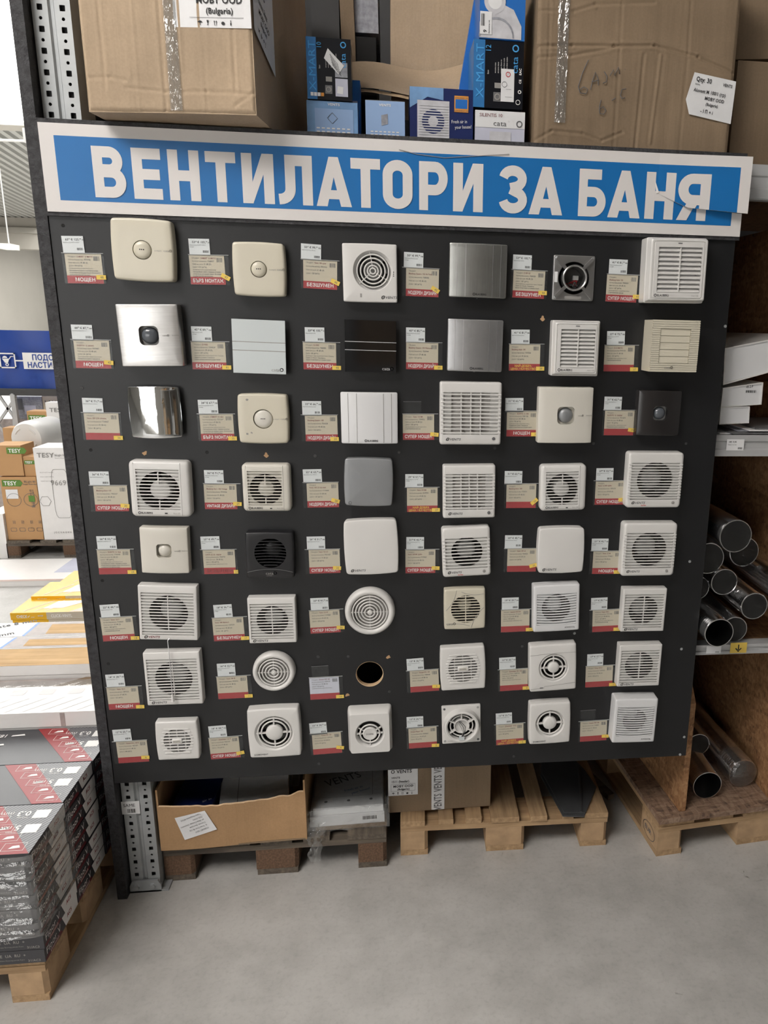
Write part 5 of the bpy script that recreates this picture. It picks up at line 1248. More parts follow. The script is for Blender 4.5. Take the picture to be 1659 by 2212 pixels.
t = MB(); vtext(t, 'EAC', .136, .088, .009, 1); vtext(t, 'CE', .136, .066, .009, 1); t.ring(.004, .001, 0, 14, 4, (.132, .045), .1); t.ring(.006, .0008, 0, 18, 4, (.128, .018), .1); on_front(t, -.0024).obj('approval_marks', 'ink_white', R)
R = pbox('blue fan box with silver duct picture, topmost of the right pile', .228, 2.316, ZS+.280, .128, .13, .16, 'bright_blue_print', radians(1))
on_front(MB().flat([(.0, .002), (.118, .002), (.118, .035), (.095, .075), (.062, .088), (.03, .06), (.0, .04)], 0), -.0016).obj('duct_picture', 'silver_print', R); on_front(MB().lathe([(.030, 0), (.019, 0)], 32, c=(.042, .092)), -.002).obj('ring_picture', 'silver_print', R); on_front(MB().lathe([(.019, 0), (.0004, 0)], 28, False, True, (.042, .092)), -.0022).obj('ring_core', 'label_white', R)
on_front(MB().loft([[(.048+r_*cos(pi*k/20), .004+r_*sin(pi*k/20), 0) for k in range(21)] for r_ in (.050, .045)], closed=False), -.0024).obj('duct_mouth', 'photo_grey', R)
P = panel(R, 'price_label', 'label_white', .001, .034, .010, .066, -.003); t = MB(); vtext(t, '9', .020, .014, .014, 1); vtext(t, 'Вентилатор 100', .028, .012, .0042, 1); barcode(t, .004, .03, .010, .03, 0, 8, 9); on_front(t, -.0034).obj('lettering', 'ink', P)
t = MB(); vtext(t, 'o', .026, .135, .012, 1)
for k in range(5): vtext(t, 'aluminium duct set', .062+.012*k, .118+.006*k, .006)
on_front(t, -.002).obj('caption', 'ink_white', R)
R = root('fan_box', 'tall pale blue box leaning behind the right pile of fan boxes', 'fan box', placeM(.150, 2.45, ZS, 0, 0, radians(10)), 'boxed fans on the shelf')
MB().box(0, .12, 0, .07, 0, .46).obj('body', 'bright_blue_print', R); MB().box(-.0006, .0, .02, .045, .0, .2).obj('white_wedge', 'label_white', R)
# ---- cartons further back on the shelf
R = root('open_carton', 'open brown carton with a torn front flap behind the fan boxes', 'carton', placeM(-.02, 2.66, ZS, 0))
crumple(box_faces(.40, .42, .62, 8), .006, 4, 8).obj('body', 'cardboard', R, 40)
def flapm(u, v):
    lo = .175 + .012*sin(u*9) - .02*u + .06*u*u
    return (u*.54-.16, -.012-.16*(1-v)**1.0, lo+(.235-.175)*v + .06*v)
f = MB().grid(flapm, 20, 6); f.obj('front_flap', 'cardboard', R, 60)
MB().grid(lambda u, v: (-.16+.54*u, -.165+.004*sin(u*30), .165+.012*sin(u*9)-.02*u+.06*u*u+.008*v), 20, 1).obj('torn_edge', 'cardboard_edge', R)
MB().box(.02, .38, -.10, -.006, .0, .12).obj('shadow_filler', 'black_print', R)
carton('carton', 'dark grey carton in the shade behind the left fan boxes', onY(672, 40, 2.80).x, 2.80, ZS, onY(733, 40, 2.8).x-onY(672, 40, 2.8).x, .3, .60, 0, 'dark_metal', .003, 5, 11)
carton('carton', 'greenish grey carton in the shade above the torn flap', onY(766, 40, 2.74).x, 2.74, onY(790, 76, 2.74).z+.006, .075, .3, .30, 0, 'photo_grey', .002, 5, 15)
carton('carton', 'dark filler for the shaded gap under the greenish grey carton', onY(762, 100, 2.73).x, 2.73, ZS, .075, .3, onY(790, 80, 2.73).z-ZS, 0, 'dark_void', .002, 5, 16)  # dark filler block where only shade shows below the grey carton
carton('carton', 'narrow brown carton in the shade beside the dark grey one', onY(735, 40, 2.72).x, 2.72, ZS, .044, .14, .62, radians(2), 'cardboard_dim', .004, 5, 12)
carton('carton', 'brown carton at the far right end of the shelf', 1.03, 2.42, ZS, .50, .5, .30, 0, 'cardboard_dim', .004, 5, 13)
carton('carton', 'tilted brown carton on top at the far right end of the shelf', 1.0, 2.52, ZS+.332, .56, .5, .40, radians(-3), 'cardboard_dim', .004, 5, 14, ry=radians(-3))

# ================================================================ pallets under the board
def pallet(label, x, y, w, d, rz, deck, block, planks=None, group='pallets under the board', blocks=(0, .43, 1)):
    R = root('pallet', label, 'pallet', placeM(x, y, 0, rz), group)
    planks = planks or [(0, .18), (.26, .38), (.43, .57), (.62, .74), (.82, 1)]
    rnd = random.Random(int(abs(x)*1000))
    for a, b in planks:
        MB().box(a*w, b*w, rnd.uniform(-.006, .004), d, .1225, .144).obj('deck_plank', deck+'_y' if deck+'_y' in MAT else deck, R)
    for yy in (.0, d/2-.07, d-.14):
        MB().box(0, w, yy, yy+.14, .1005, .122).obj('cross_board', deck, R)
        for xa, xb in ((0, .10), (w/2-.0725, w/2+.0725), (w-.10, w)):
            MB().prism([(xa, yy), (xb-.012, yy), (xb, yy+.012), (xb, yy+.14), (xa, yy+.14), (xa-.0, yy+.01)], .0225, .100).obj('block', block, R)
    for xa, xb in ((0, .10), (w/2-.07, w/2+.07), (w-.10, w)):
        MB().box(xa, xb, 0, d, 0, .022).obj('runner', deck+'_y' if deck+'_y' in MAT else deck, R)
    return R
wood('pallet_wood_y', srgb(156, 126, 94), srgb(204, 172, 132), 'y'); wood('pallet_old_y', srgb(72, 66, 60), srgb(124, 112, 98), 'y')
PL = pallet('worn grey pallet with chipboard blocks under the torn carton tray', -.824, 2.297, .762, 1.16, radians(.4), 'pallet_old', 'chip_block')
PM = pallet('pale wooden pallet with open slats under the board', -.012, 2.352, .772, 1.14, radians(-.8), 'pallet_wood', 'block_wood', [(0, .115), (.18, .25), (.31, .385), (.43, .565), (.62, .70), (.775, .83), (.885, 1.0)])
PR = pallet('stamped wooden pallet with board deck at the right edge', .930, 2.262, .80, 1.14, radians(6), 'pallet_wood', 'block_wood')
MB().box(-.004, .80, -.012, 1.14, .145, .165).obj('osb_deck', 'osb_dusty', PR)
t = MB(); put_text(t, 'EUR', .026, .046, .040, 0, 1, 'L', .75); t.ring(.05, .0015, 0, 36, 4, (.062, .058), .1)
t.xf(lambda v: Vector((-.0012, .135-v.x*1.0, .058+(v.y-.058)*.62))); t.obj('stamp', 'ink_grey', PR)
# torn carton tray
R = root('carton_tray', 'cut-down brown carton tray with torn front edge on the worn pallet', 'carton', placeM(-.816, 2.268, .1455, radians(2.0)))
def front(u, v):
    hh = .172 + .007*_mn.noise(Vector((u*14, 2, 1))) + .003*_mn.noise(Vector((u*60, 2, 1))) + (.016*((u-.55)/.45)**2 if u > .55 else 0) - .01*sin(u*pi); return (u*.478, .004*sin(v*3)*0 - .004*sin(u*6), v*hh)
MB().grid(front, 40, 6).obj('front_panel', 'cardboard_tan', R, 60)
MB().grid(lambda u, v: (u*.478, -.001-.004*sin(u*6)+.004*v, .172+.007*_mn.noise(Vector((u*14, 2, 1)))+.003*_mn.noise(Vector((u*60, 2, 1)))+(.016*((u-.55)/.45)**2 if u > .55 else 0)-.01*sin(u*pi)+.003*v), 60, 1).obj('torn_edge', 'cardboard_edge', R)
for x in (0, .478): MB().box(x-.003, x+.003, 0, .40, 0, .235).obj('side_panel', 'cardboard_tan', R)
MB().box(0, .478, .40, .405, 0, .24).obj('back_panel', 'cardboard_dim', R); MB().box(0, .478, 0, .40, 0, .005).obj('base', 'cardboard_dim', R)
L = on_front(MB().flat([(.078, .040), (.185, .072), (.150, .148), (.052, .128)], 0), -.006).obj('address_label', 'label_white', R)
t = MB()
for k, s in enumerate(('Тодор Бояджиев 087654', 'МОБ 074743', 'ул. Иван Плевен, Шереметя', 'Стойчев, България', 'м. "Техно" Сток 38, стр', 'НОВОМЕТ ВЕНТ')):
    put_text(t, s, .158-.0045*(5-k), .080+.0115*(5-k)*.95+.006, .0080, 0, 0, 'L', .75, pi+.34)
on_front(t, -.0075).obj('lettering', 'ink_grey', L)
def loose_box(name, label, cat, M, w, d, h, mat): 
    R = root(name, label, cat, M); MB().box(0, w, 0, d, 0, h).obj('body', mat, R); return R
W1 = loose_box('fan_carton', 'flat white carton with grey outline lying in the torn tray', 'fan box', placeM(-.64, 2.315, .165, radians(6), radians(20)), .235, .20, .05, 'label_white')
on = MB(); 
for a in (rct(.06, .012, .25, .0135), rct(.06, .012, .0615, .2), rct(.2485, .012, .25, .2)): on.flat(a, .0512)
on.obj('outline_print', 'ink_grey', W1)
W2 = loose_box('fan_carton', 'blue printed carton lying at the left inside the torn tray', 'fan box', placeM(-.80, 2.36, .155, radians(-6), radians(10)), .135, .2, .10, 'navy_print')
t = MB(); put_text(t, 'air in', .10, .03, .016, .1012, 0, 'L', 1, .5); t.obj('lettering', 'ink_white', W2)
W3 = loose_box('fan_carton', 'white and blue carton lying deep in the torn tray', 'fan box', placeM(-.60, 2.575, .155, radians(3), radians(4)), .20, .08, .13, 'label_white')
# film-wrapped pile of flat boxes
R = root('wrapped_boxes', 'film-wrapped pile of flat white fan boxes on the worn pallet', 'wrapped pile', placeM(-.330, 2.325, .1455, radians(2.0)))
MB().box(.02, .27, .0, .27, 0, .012).obj('cardboard_sheet', 'cardboard_dim', R)
MB().box(.0, .262, .004, .27, .013, .052).obj('lower_box', 'label_white', R)
U = MB().box(.012, .258, .012, .29, .053, .082).obj('upper_box', 'paper_white', R)
t = MB()
for a, b in (((.03, .07), (.22, .07)), ((.22, .07), (.22, .26))): t.flat([(a[0], a[1]), (b[0]+.001, b[1]), (b[0]+.001, b[1]+.001), (a[0], a[1]+.001)] if a[1] == b[1] else [(a[0], a[1]), (a[0]+.001, a[1]), (b[0]+.001, b[1]), (b[0], b[1])], .0826)
put_text(t, 'VENTS', .055, .135, .062, .0826, 0, 'L', .75, .38)
t.obj('outline_print', 'ink_grey', U)
t = MB(); put_text(t, 'Fresh air in', .12, .098, .019, .0828, 0, 'L', .8, .30); put_text(t, 'your house!', .145, .080, .019, .0828, 0, 'L', .8, .36); t.obj('lettering', 'ink_blue', U)
for x in (.055, .135, .215): MB().lathe([(.006, .0829), (.0055, .0832)], 12, False, True, (x, .045)).obj('punched_hole', 'line_grey', U)
P = panel(R, 'barcode_label', 'label_white', .155, .245, .016, .048, .003); on_front(barcode(MB(), .185, .030, .05, .014, 0, 26, 5), .002).obj('lettering', 'ink', P)
def wrapf(u, v):
    n = _mn.noise(Vector((u*9, v*9, 3)))*.010 + _mn.noise(Vector((u*28, v*16, 7)))*.006
    x = -.012+.292*u
    if v < .42: return (x, -.012+n*.6, .004+(.088-.004)*v/.42+n*.3)
    return (x, -.012+.30*(v-.42)/.58, .092+n*.7)
MB().grid(wrapf, 26, 26).obj('wrap', 'wrap_film', R, 60)
def tail(u, v):
    n = _mn.noise(Vector((u*5, v*7, 8)))*.02
    return (-.015+.075*u*(1-.65*v)+.02*v+n, -.022-.012*v+n*.5, .05-.15*v)
MB().grid(tail, 10, 16).obj('loose_film', 'bag_film', R, 60)
# taped carton on the middle pallet
R = carton('carton', 'brown carton with printed tape and white label on the pale pallet', -.055, 2.405, .1455, .378, .34, .205, radians(1.2), 'cardboard_dim', .002, 5, 21)
P = panel(R, 'printed_tape', 'label_white', .158, .206, .002, .204, -.003)
t = MB()
for k in range(3): put_text(t, 'VENTS', .195, .000+.078*k, .040, 0, 1, 'L', .56, pi/2)
on_front(t, -.0036).obj('lettering', 'line_grey', P)
P = panel(R, 'shipping_label', 'label_white', .0, .108, .072, .204, -.003)
t = MB(); put_text(t, 'O VENTS', .010, .165, .020, 0, 1, 'L', .9); put_text(t, 'VENTS', .012, .143, .010, 0, 1); put_text(t, '1511 (header)', .012, .126, .0125, 0, 1, 'L', .85); put_text(t, 'MOBY OOD', .055, .106, .013, 0, 1, 'C'); put_text(t, '(Bulgaria)', .055, .094, .011, 0, 1, 'C')
for a in (rct(.010, .090, .098, .0907), rct(.010, .119, .098, .1197), rct(.010, .09, .0107, .119), rct(.0973, .09, .098, .119)): t.flat(a, 0)
handling_marks(t, .018, .076, .010); on_front(t, -.0036).obj('lettering', 'ink', P)
# folded black sheet on the middle pallet
q = [onZ(px, py, .155) for px, py in ((1168, 1672), (1216, 1759), (1262, 1760), (1286, 1704), (1262, 1668), (1235, 1640), (1170, 1640))]
R = root('folded_sheet', 'folded black rubber sheet lying on the pale pallet', 'sheet', Matrix.Translation((q[1].x, q[1].y, .1445)))
plain('black_rubber', (.06, .062, .066), .5, vary=.25, vscale=8, bump=.5, bscale=12)
for k, (dz, sh) in enumerate(((0, .0), (.006, .012))):
    poly = [(p.x-q[1].x+sh*.6, p.y-q[1].y+sh) for p in q]; MB().prism(poly, dz, dz+.0045).obj('layer', 'black_rubber', R)
a, b = onZ(1262, 1752, .16)-q[1], onZ(1250, 1660, .16)-q[1]
MB().tube([(a.x-.012, a.y, .012), ((a.x+b.x)/2-.004, (a.y+b.y)/2, .016), (b.x, b.y, .014)], .005, 6).obj('fold_ridge', 'black_rubber', R, 60)
a, b = onZ(1320, 1722, .012), onZ(1268, 1672, .012)
tag(beam_between(MB(), (a.x, a.y, .013), (b.x, b.y, .013), .03, .024).obj('wooden_lath', 'pallet_old'), 'loose wooden lath on the floor beside the stamped pallet', 'lath')

# ================================================================ right-hand bay: boards, beams, ducts
R = root('osb_divider', 'upright chipboard divider standing on the stamped pallet', 'panel', placeM(1.016, 2.290, .1655, radians(6)))
prof = [(0, 0), (.95, 0), (.95, .52), (.05, .52), (0, .44)]
MB().prism(prof, 0, .024).xf(lambda v: Vector((v.z, v.x, v.y))).obj('sheet', 'osb', R)
tag(MB().box(1.385, 1.405, 2.30, 3.3, .167, 2.27).obj('osb_side_wall', 'osb'), 'tall chipboard wall closing the duct bay at the right', 'panel')
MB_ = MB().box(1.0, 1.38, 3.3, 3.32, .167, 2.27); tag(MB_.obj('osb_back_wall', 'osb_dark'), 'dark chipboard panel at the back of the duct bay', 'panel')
def beam(label, z0, z1, x0=1.0, x1=2.3, y=2.266):
    R = root('shelf_beam', label, 'shelf beam', Matrix.Translation((x0, y, z0)), 'shelf beams of the right-hand bay')
    h = z1-z0; prof = [(0, 0), (0, h*.30), (.006, h*.36), (.006, h*.66), (0, h*.72), (0, h), (.045, h), (.045, 0)]
    MB().prism(prof, 0, x1-x0).xf(lambda v: Vector((v.z, v.x, v.y))).obj('profile', 'beam_grey', R); return R
B1 = beam('upper grey steel shelf beam beside the sign', 2.283, 2.371); B2 = beam('middle grey steel shelf beam with a price label', 1.504, 1.573); B3 = beam('lower shelf beam with a yellow arrow label', .806, .842)
for z, lab in ((1.573, 'middle chipboard shelf under the white duct channels'), (.842, 'lower chipboard shelf under the pile of aluminium ducts')):
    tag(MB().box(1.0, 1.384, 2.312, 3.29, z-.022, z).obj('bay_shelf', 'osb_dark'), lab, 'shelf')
def beam_label(B, px0, py0, px1, py1, mat, y=2.264):
    a = onY(px0, py0, y); b = onY(px1, py1, y); o = Vector((1.0, 2.266, B.matrix_world.translation.z))
    return MB().box(a.x-o.x, b.x-o.x, -.0016, -.0008, b.z-o.z, a.z-o.z).obj('price_label', mat, B), a.x-o.x, b.x-o.x, b.z-o.z, a.z-o.z
P, xa, xb, z0, z1 = beam_label(B2, 1571, 949, 1606, 973, 'label_white')
t = MB(); put_text(t, '10€ 19,90', xa+.006, z1-.011, .0075, 0, 1, 'L', .8); put_text(t, 'Канал плосък', xa+.004, z1-.019, .0045); barcode(t, xb-.02, z0+.004, .015, .006, 0, 12, 2); on_front(t, -.002).obj('lettering', 'ink', P)
P, xa, xb, z0, z1 = beam_label(B3, 1579, 1389, 1612, 1410, 'sticker_yellow')
t = MB(); put_text(t, '↓', (xa+xb)/2, z0+.006, .034, 0, 1, 'C'); on_front(t, -.002).obj('arrow', 'ink', P)
P, xa, xb, z0, z1 = beam_label(B3, 1527, 1396, 1557, 1411, 'label_white'); t = MB(); barcode(t, xb-.02, z0+.003, .013, .004, 0, 12, 6); on_front(t, -.002).obj('lettering', 'ink', P)
def alu_duct(label, px, py, r, y0, length, yaw=0.0, pitch=0.0, film=True, group='flexible aluminium ducts', zmin=None):
    c = onY(px, py, y0)
    if zmin is not None: c.z = max(c.z, zmin+r)
    R = root('aluminium_duct', label, 'duct', Matrix.Translation(c) @ Matrix.Rotation(yaw, 4, 'Z') @ Matrix.Rotation(-pi/2+pitch, 4, 'X'), group)
    n = int(length/.0052); prof = []
    for k in range(n+1):
        z = length*k/n; prof.append((r*(.962 if k % 2 else 1.0), z))
    MB().lathe(prof, 36).obj('tube', 'aluminium', R, 20)
    MB().lathe([(r*.935, z) for _, z in prof[::6]], 28).obj('lining', 'aluminium', R, 60)
    MB().ring(r*.985, .0022, 0, 36, 6).obj('rim', 'aluminium', R, 60)
    if film:
        mb = MB(); rr = random.Random(px)
        loops = [[(r*q*cos(2*pi*i/28), r*q*sin(2*pi*i/28), -.002-.006*_mn.noise(Vector((q*5*cos(2*pi*i/28)+px, q*5*sin(2*pi*i/28), 1)))) for i in range(28)] for q in (1.02, .8, .55, .3, .05)]
        mb.loft(loops, False, True).obj('end_film', 'end_film', R, 60)
    return R
zsh = .842
alu_duct('aluminium duct on top of the pile on the lower shelf', 1589, 1158, .054, 2.20, .75, radians(1))
alu_duct('aluminium duct lying second from the top of the pile, right', 1607, 1192, .054, 2.42, .75, 0)
alu_duct('aluminium duct half hidden by the board edge, upper left of the pile', 1530, 1206, .054, 2.30, .75, 0)
alu_duct('narrow aluminium duct in the middle of the pile', 1564, 1257, .046, 2.29, .8, 0)
alu_duct('narrow aluminium duct behind the board edge, middle height of the pile', 1506, 1270, .042, 2.32, .8, 0)
alu_duct('long aluminium duct running out of the picture at the right', 1702, 1280, .050, 2.24, .8, 0, film=False)
alu_duct('aluminium duct with film end, lower right of the pile', 1629, 1309, .046, 2.22, .8, 0)
alu_duct('open aluminium duct resting on the shelf front by the yellow arrow', 1553, 1367, .049, 2.18, .8, 0, film=False, zmin=zsh)
alu_duct('aluminium duct lying behind the open one above the yellow arrow', 1585, 1366, .046, 2.29, .8, 0, zmin=zsh)
alu_duct('aluminium duct lying behind the divider on the stamped pallet', 1508, 1608, .046, 2.52, .6, 0)
alu_duct('wide tilted aluminium duct standing out beside the divider', 1527, 1702, .056, 2.36, .7, 0, 0, film=False, zmin=.1655)
B = alu_duct('aluminium duct in a printed plastic bag on the stamped pallet', 1603, 1683, .058, 2.42, .75, radians(4), zmin=.1655)
MB().lathe([(.060, .10), (.061, .02), (.058, -.005), (.040, -.015), (.01, -.018)], 30, False, True).obj('plastic_bag', 'bag_film', B, 60)
# white flat duct channels on the middle shelf
def channel(label, pts, y0, d, tilt=0.0):
    P = [onY(px, py, y0) for px, py in pts]; o = P[3]
    R = root('duct_channel', label, 'duct channel', Matrix.Translation((o.x, y0, o.z)), 'white duct channels')
    poly = [(p.x-o.x, p.z-o.z) for p in P]; cx = sum(p[0] for p in poly)/4; cz = sum(p[1] for p in poly)/4
    outer = poly; inner = [(cx+(x-cx)*.96, cz+(z-cz)*.92) for x, z in poly]
    f = lambda q, y: [(x, y, z) for x, z in q]
    MB().loft([f(inner, d), f(inner, .0), f(outer, .0), f(outer, d)]).obj('channel_body', 'white_plastic', R)
    MB().add(f(inner, .004), [(0, 1, 2, 3)]).obj('end_cap', 'cool_white_plastic', R)
    return R, poly
R, poly = channel('long white flat duct channel tilted on top of the others', ((1566, 752), (1720, 722), (1715, 790), (1562, 832)), 2.30, .7)
R, poly = channel('white flat duct channel with printed label under the long one', ((1562, 838), (1649, 826), (1645, 874), (1557, 880)), 2.305, .7)
t = MB(); put_text(t, '35 2 P', poly[1][0]-.055, poly[1][1]-.018, .012, 0, 1, 'L', .7); barcode(t, poly[1][0]-.055, poly[1][1]-.034, .035, .008, 0, 14, 4); on_front(t, .003).obj('lettering', 'ink', R)
R, poly = channel('short white flat duct channel at the bottom of the pile', ((1557, 880), (1620, 878), (1618, 914), (1554, 917)), 2.303, .7)
R = root('leaflet_pile', 'few loose dark and white leaflets on the middle shelf', 'leaflets', Matrix.Translation((1.05, 2.29, 1.5735)))
for k in range(5): MB().box(-.02+.03*k, .30+.02*k, -.02*(k % 2), .3, .004*k, .004*k+.003).obj('leaflet', ('label_white', 'ink_grey', 'photo_grey')[k % 3], R)
# ================================================================ left: laminate stacks in the aisle
plain('laminate_dark', srgb(62, 62, 66), .35); plain('laminate_end', srgb(58, 52, 52), .35, vary=.1, vscale=20); plain('laminate_red', srgb(150, 40, 44), .4); plain('wine_red', srgb(104, 30, 38), .4)
plain('photo_wood_grey', srgb(168, 158, 154), .45, vary=.2, vscale=26); plain('pale_print', srgb(232, 230, 228), .4, vary=.03, vscale=9); plain('faint_grey', srgb(216, 214, 214), .5); plain('pink_edge', srgb(236, 214, 206), .5); plain('vinyl_yellow', srgb(232, 178, 30), .35, vary=.04, vscale=8); plain('vinyl_grey', srgb(196, 186, 168), .4)
def stripes():
    m, nt, b = _nodes('laminate_stripes')
    w = nt.nodes.new('ShaderNodeTexWave'); w.wave_type = 'BANDS'; w.bands_direction = 'X'; w.inputs['Scale'].default_value = 34; w.inputs['Distortion'].default_value = 0
    nt.links.new(_coord(nt, 1, 1, 1, (0, 0, radians(38))), w.inputs['Vector'])
    nt.links.new(_ramp(nt, w.outputs['Fac'], [(.45, srgb(56, 56, 60)), (.6, srgb(126, 126, 130))]), b.inputs['Base Color']); b.inputs['Roughness'].default_value = .32
stripes()
LX1, LX0, LZ0, LH, NL = -1.003, -2.22, .1445, .0445, 8
PA = pallet('pale pallet under the dark laminate boxes in the left foreground', -2.20, 1.845, 1.19, .66, 0, 'pallet_wood', 'block_wood', group='pallets')
ZT = LZ0+LH*NL
def top_local(px, py, y0): p = onZ(px, py, ZT); return (p.x-LX0, p.y-y0)
S8 = lambda x, y: (x/3.456, 1560+y/3.456)
ROWS = [(1.832, 2.050, 'front'), (2.052, 2.268, 'middle'), (2.270, 2.488, 'rear')]
LW = LX1-LX0
def top_design(B, h, d):
    # printed lid: right end striped, red band with icon frames, upside-down figures
    q = [top_local(*S8(x, y), 2.052) for x, y in ((300, 280), (485, 578), (265, 580), (70, 290))]
    z = h+.0006
    MB().flat([(q[0][0]+.0, d), (LW, d), (LW, 0), (q[1][0], 0)], z).obj('striped_print', 'laminate_stripes', B)
    MB().flat([(q[3][0], d), (q[0][0], d), (q[1][0], 0), (q[2][0], 0)], z+.0002).obj('red_band', 'laminate_red', B)
    MB().flat([(q[3][0]-.42, d), (q[3][0]-.15, d), (q[3][0]-.36, .06), (q[3][0]-.62, .06)], z).obj('red_wedge', 'laminate_red', B)
    n = 5
    for k in range(n):
        v0 = d*(.97-k*.19); v1 = v0-d*.15
        def xb(v): f = v/d; return q[2][0]+(q[3][0]-q[2][0])*f
        wd = (q[0][0]-q[3][0])
        a, b = xb(v1)+wd*.18, xb(v1)+wd*.80
        t = MB().loft([[(x, y, z+.0006) for x, y in P] for P in (rct(a, v1, b, v0), rct(a+.0012, v1+.0012, b-.0012, v0-.0012))]); F_ = t.obj('icon_frame', 'ink_white', B)
        MB().flat([(a+.016, v1+.008), (b-.012, v1+.012), (b-.018, v0-.010), (a+.024, v0-.012)], z+.0006).obj('icon_symbol', 'ink_white', F_)
    rt = LW
    def word(s_, x, y, size, bold, sx=1.0): put_text(MB(), s_, x, y, size, z+.0006, bold, 'L', sx, pi).obj('lettering', 'ink_white', B)
    for k, s_ in enumerate(('0.3', '5')):
        yy = d*(.80 if k == 0 else .50)
        MB().flat(rct(rt-.062, yy-.022, rt-.020, yy+.016), z+.0006).obj('white_patch', 'ink_white', B)
        word(s_, rt-.072, yy+.012, .030, 1); word('mm', rt-.074-text_width(s_, .03, 1)-.006, yy+.012, .024, 0); word('thickness', rt-.074, yy-.014, .008, 0)
    x = q[3][0]-.03
    for k, s_ in enumerate(('182 mm', '1220 mm', '31')):
        yy = d*(.86-.27*k); word(s_, x-.04*k-.05, yy, .026 if k < 2 else .034, 1, .9)
        MB().flat([(x-.04*k-.038, yy-.014), (x-.04*k+.006, yy-.010), (x-.04*k+.0, yy), (x-.04*k-.036, yy-.006)], z+.0006).obj('size_symbol', 'ink_white', B)
rnd = random.Random(3)
names = ['bottom', 'second', 'third', 'fourth', 'fifth', 'sixth', 'seventh', 'top']
for ri, (y0, y1, rn) in enumerate(ROWS):
    for k in range(NL):
        d = y1-y0-.002; dx = rnd.uniform(-.004, .004) + (.006 if k < 2 else 0)
        B = root('laminate_box', '%s dark laminate box of the %s row in the left foreground stack' % (names[k], rn), 'laminate box', Matrix.Translation((LX0+dx, y0, LZ0+LH*k)), 'dark laminate boxes')
        MB().box(0, LW, 0, d, .0006, LH-.0012).obj('body', 'laminate_dark', B)
        # end face
        MB().add([(LW+.0006, d*.60, .001), (LW+.0006, d*.99, .001), (LW+.0006, d*.99, LH-.002), (LW+.0006, d*.52, LH-.002)], [(0, 1, 2, 3)]).obj('white_end_print', 'pale_print', B)
        MB().add([(LW+.0007, d*.02, .001), (LW+.0007, d*.50, .001), (LW+.0007, d*.45, .014), (LW+.0007, d*.02, .010)], [(0, 1, 2, 3)]).obj('wine_wedge', 'wine_red', B)
        t = MB(); put_text(t, 'Floor V', d*.04, .016, .030, 0, 0, 'L', .98); on_right(t, LW+.0011).obj('lettering', 'ink_white', B)
        t = MB(); put_text(t, 'AC5', d*.66, .018, .018, 0, 1, 'L', .9); on_right(t, LW+.0011).obj('class_mark', 'laminate_red', B)
        if k < 2:
            t = MB(); put_text(t, 'Essentials', d*.14, .004, .016, 0, 0, 'L', .9); on_right(t, LW+.0012).obj('range_name', 'pink_edge', B)
        if ri == 0:
            t = MB(); put_text(t, 'CE  UA  RU  +', LW-.125, .024, .013, 0, 1, 'L', .9); put_text(t, 'laminate flooring panels 8 pcs', LW-.125, .012, .006, 0); put_text(t, '31/AC3', LW-.045, .006, .010, 0, 1); on_front(t, -.0008).obj('side_print', 'ink_soft', B)
        if k == NL-1: top_design(B, LH-.0012, d)
# stretch film around the front row
def filmf(u, v):
    n = _mn.noise(Vector((u*6, v*22, 2)))*.009
    if u < .55: return (LX1-.55+.55*u/.55+.008*(u/.55), 1.822+n, .235+.262*v+n*.3)
    return (LX1+.010+n*.4, 1.822+.24*(u-.55)/.45, .235+.262*v)
tag(MB().grid(filmf, 30, 40).obj('stretch_film', 'wrap_film'), 'crinkled clear stretch film wrapped around the front laminate row', 'film')
wc = MB().add([(-.985, 2.035, .215), (-.962, 2.10, .20), (-.955, 2.155, .255), (-.985, 2.10, .275)], [(0, 1, 2, 3)])
# ---- pale laminate stacks behind
def slab(label, px, py, zt, h, depth, mat, x0=-3.0, x1=-1.02, group='pale laminate boxes', base=None):
    y = onZ(px, py, zt).y
    B = root('laminate_box', label, 'laminate box', Matrix.Translation((x0, y, zt-h)), group)
    MB().box(0, x1-x0, 0, depth-.002, 0, h).obj('body', mat, B); return B, y, x1-x0, x0
P1 = pallet('pallet under the pale laminate boxes behind the dark stack', -3.0, 2.53, 1.96, 1.0, 0, 'pallet_old', 'block_wood', group='pallets')
y1 = onZ(0, 1544, .56).y
def base_stack(label, y, depth, ztop, x0=-3.0, x1=-1.03, mat='pale_print'):
    B = root('laminate_box', label, 'laminate box', Matrix.Translation((x0, y, .1445)), 'pale laminate boxes')
    n = 4; hh = (ztop-.1445)/n
    MB().box(0, x1-x0, 0, depth-.004, .0, ztop-.1445-.0005).obj('body', mat, B); return B
B, y, w, x0 = slab('white laminate box with fine grey print, nearest behind the dark stack', 0, 1543, .56, .055, .20, 'pale_print')
t = MB()
for k in range(26):
    X = w-.06*k-.06; t.flat([(X, .01), (X+.006, .01), (X+.106, .11), (X+.100, .11)], .0556)
for k in range(12): t.flat(rct(w-.1*k-.10, .135, w-.1*k-.05, .175), .0556)
t.obj('faint_print', 'faint_grey', B)
MB().box(w-.17, w-.155, -.001, .0, .0, .052).obj('side_seam', 'photo_wood_grey', B)
ya = y; base_stack('white laminate boxes at the bottom of the pale stack', ya+.004, .20, .505)
B, y, w, x0 = slab('film-wrapped laminate pack with grey wood picture in the pale stack', 0, 1492, .545, .05, onZ(0, 1470, .545).y-onZ(0, 1492, .545).y+.002, 'photo_wood_grey')
MB().flat([(w-1.45, .0), (w-.62, .0), (w-.52, .05), (w-1.45, .05)], .0506).obj('oak_picture', 'plank_oak', B); MB().flat([(w-.32, .0), (w, .0), (w, .09), (w-.2, .09)], .0507).obj('brown_picture', 'cardboard_dim', B)
MB().grid(lambda u, v: (w*u, -.004+.07*v, .052+.006*abs(_mn.noise(Vector((u*40, v*5, 1))))), 60, 6).obj('wrap', 'wrap_film', B, 60)
yb = onZ(0, 1439, .60).y
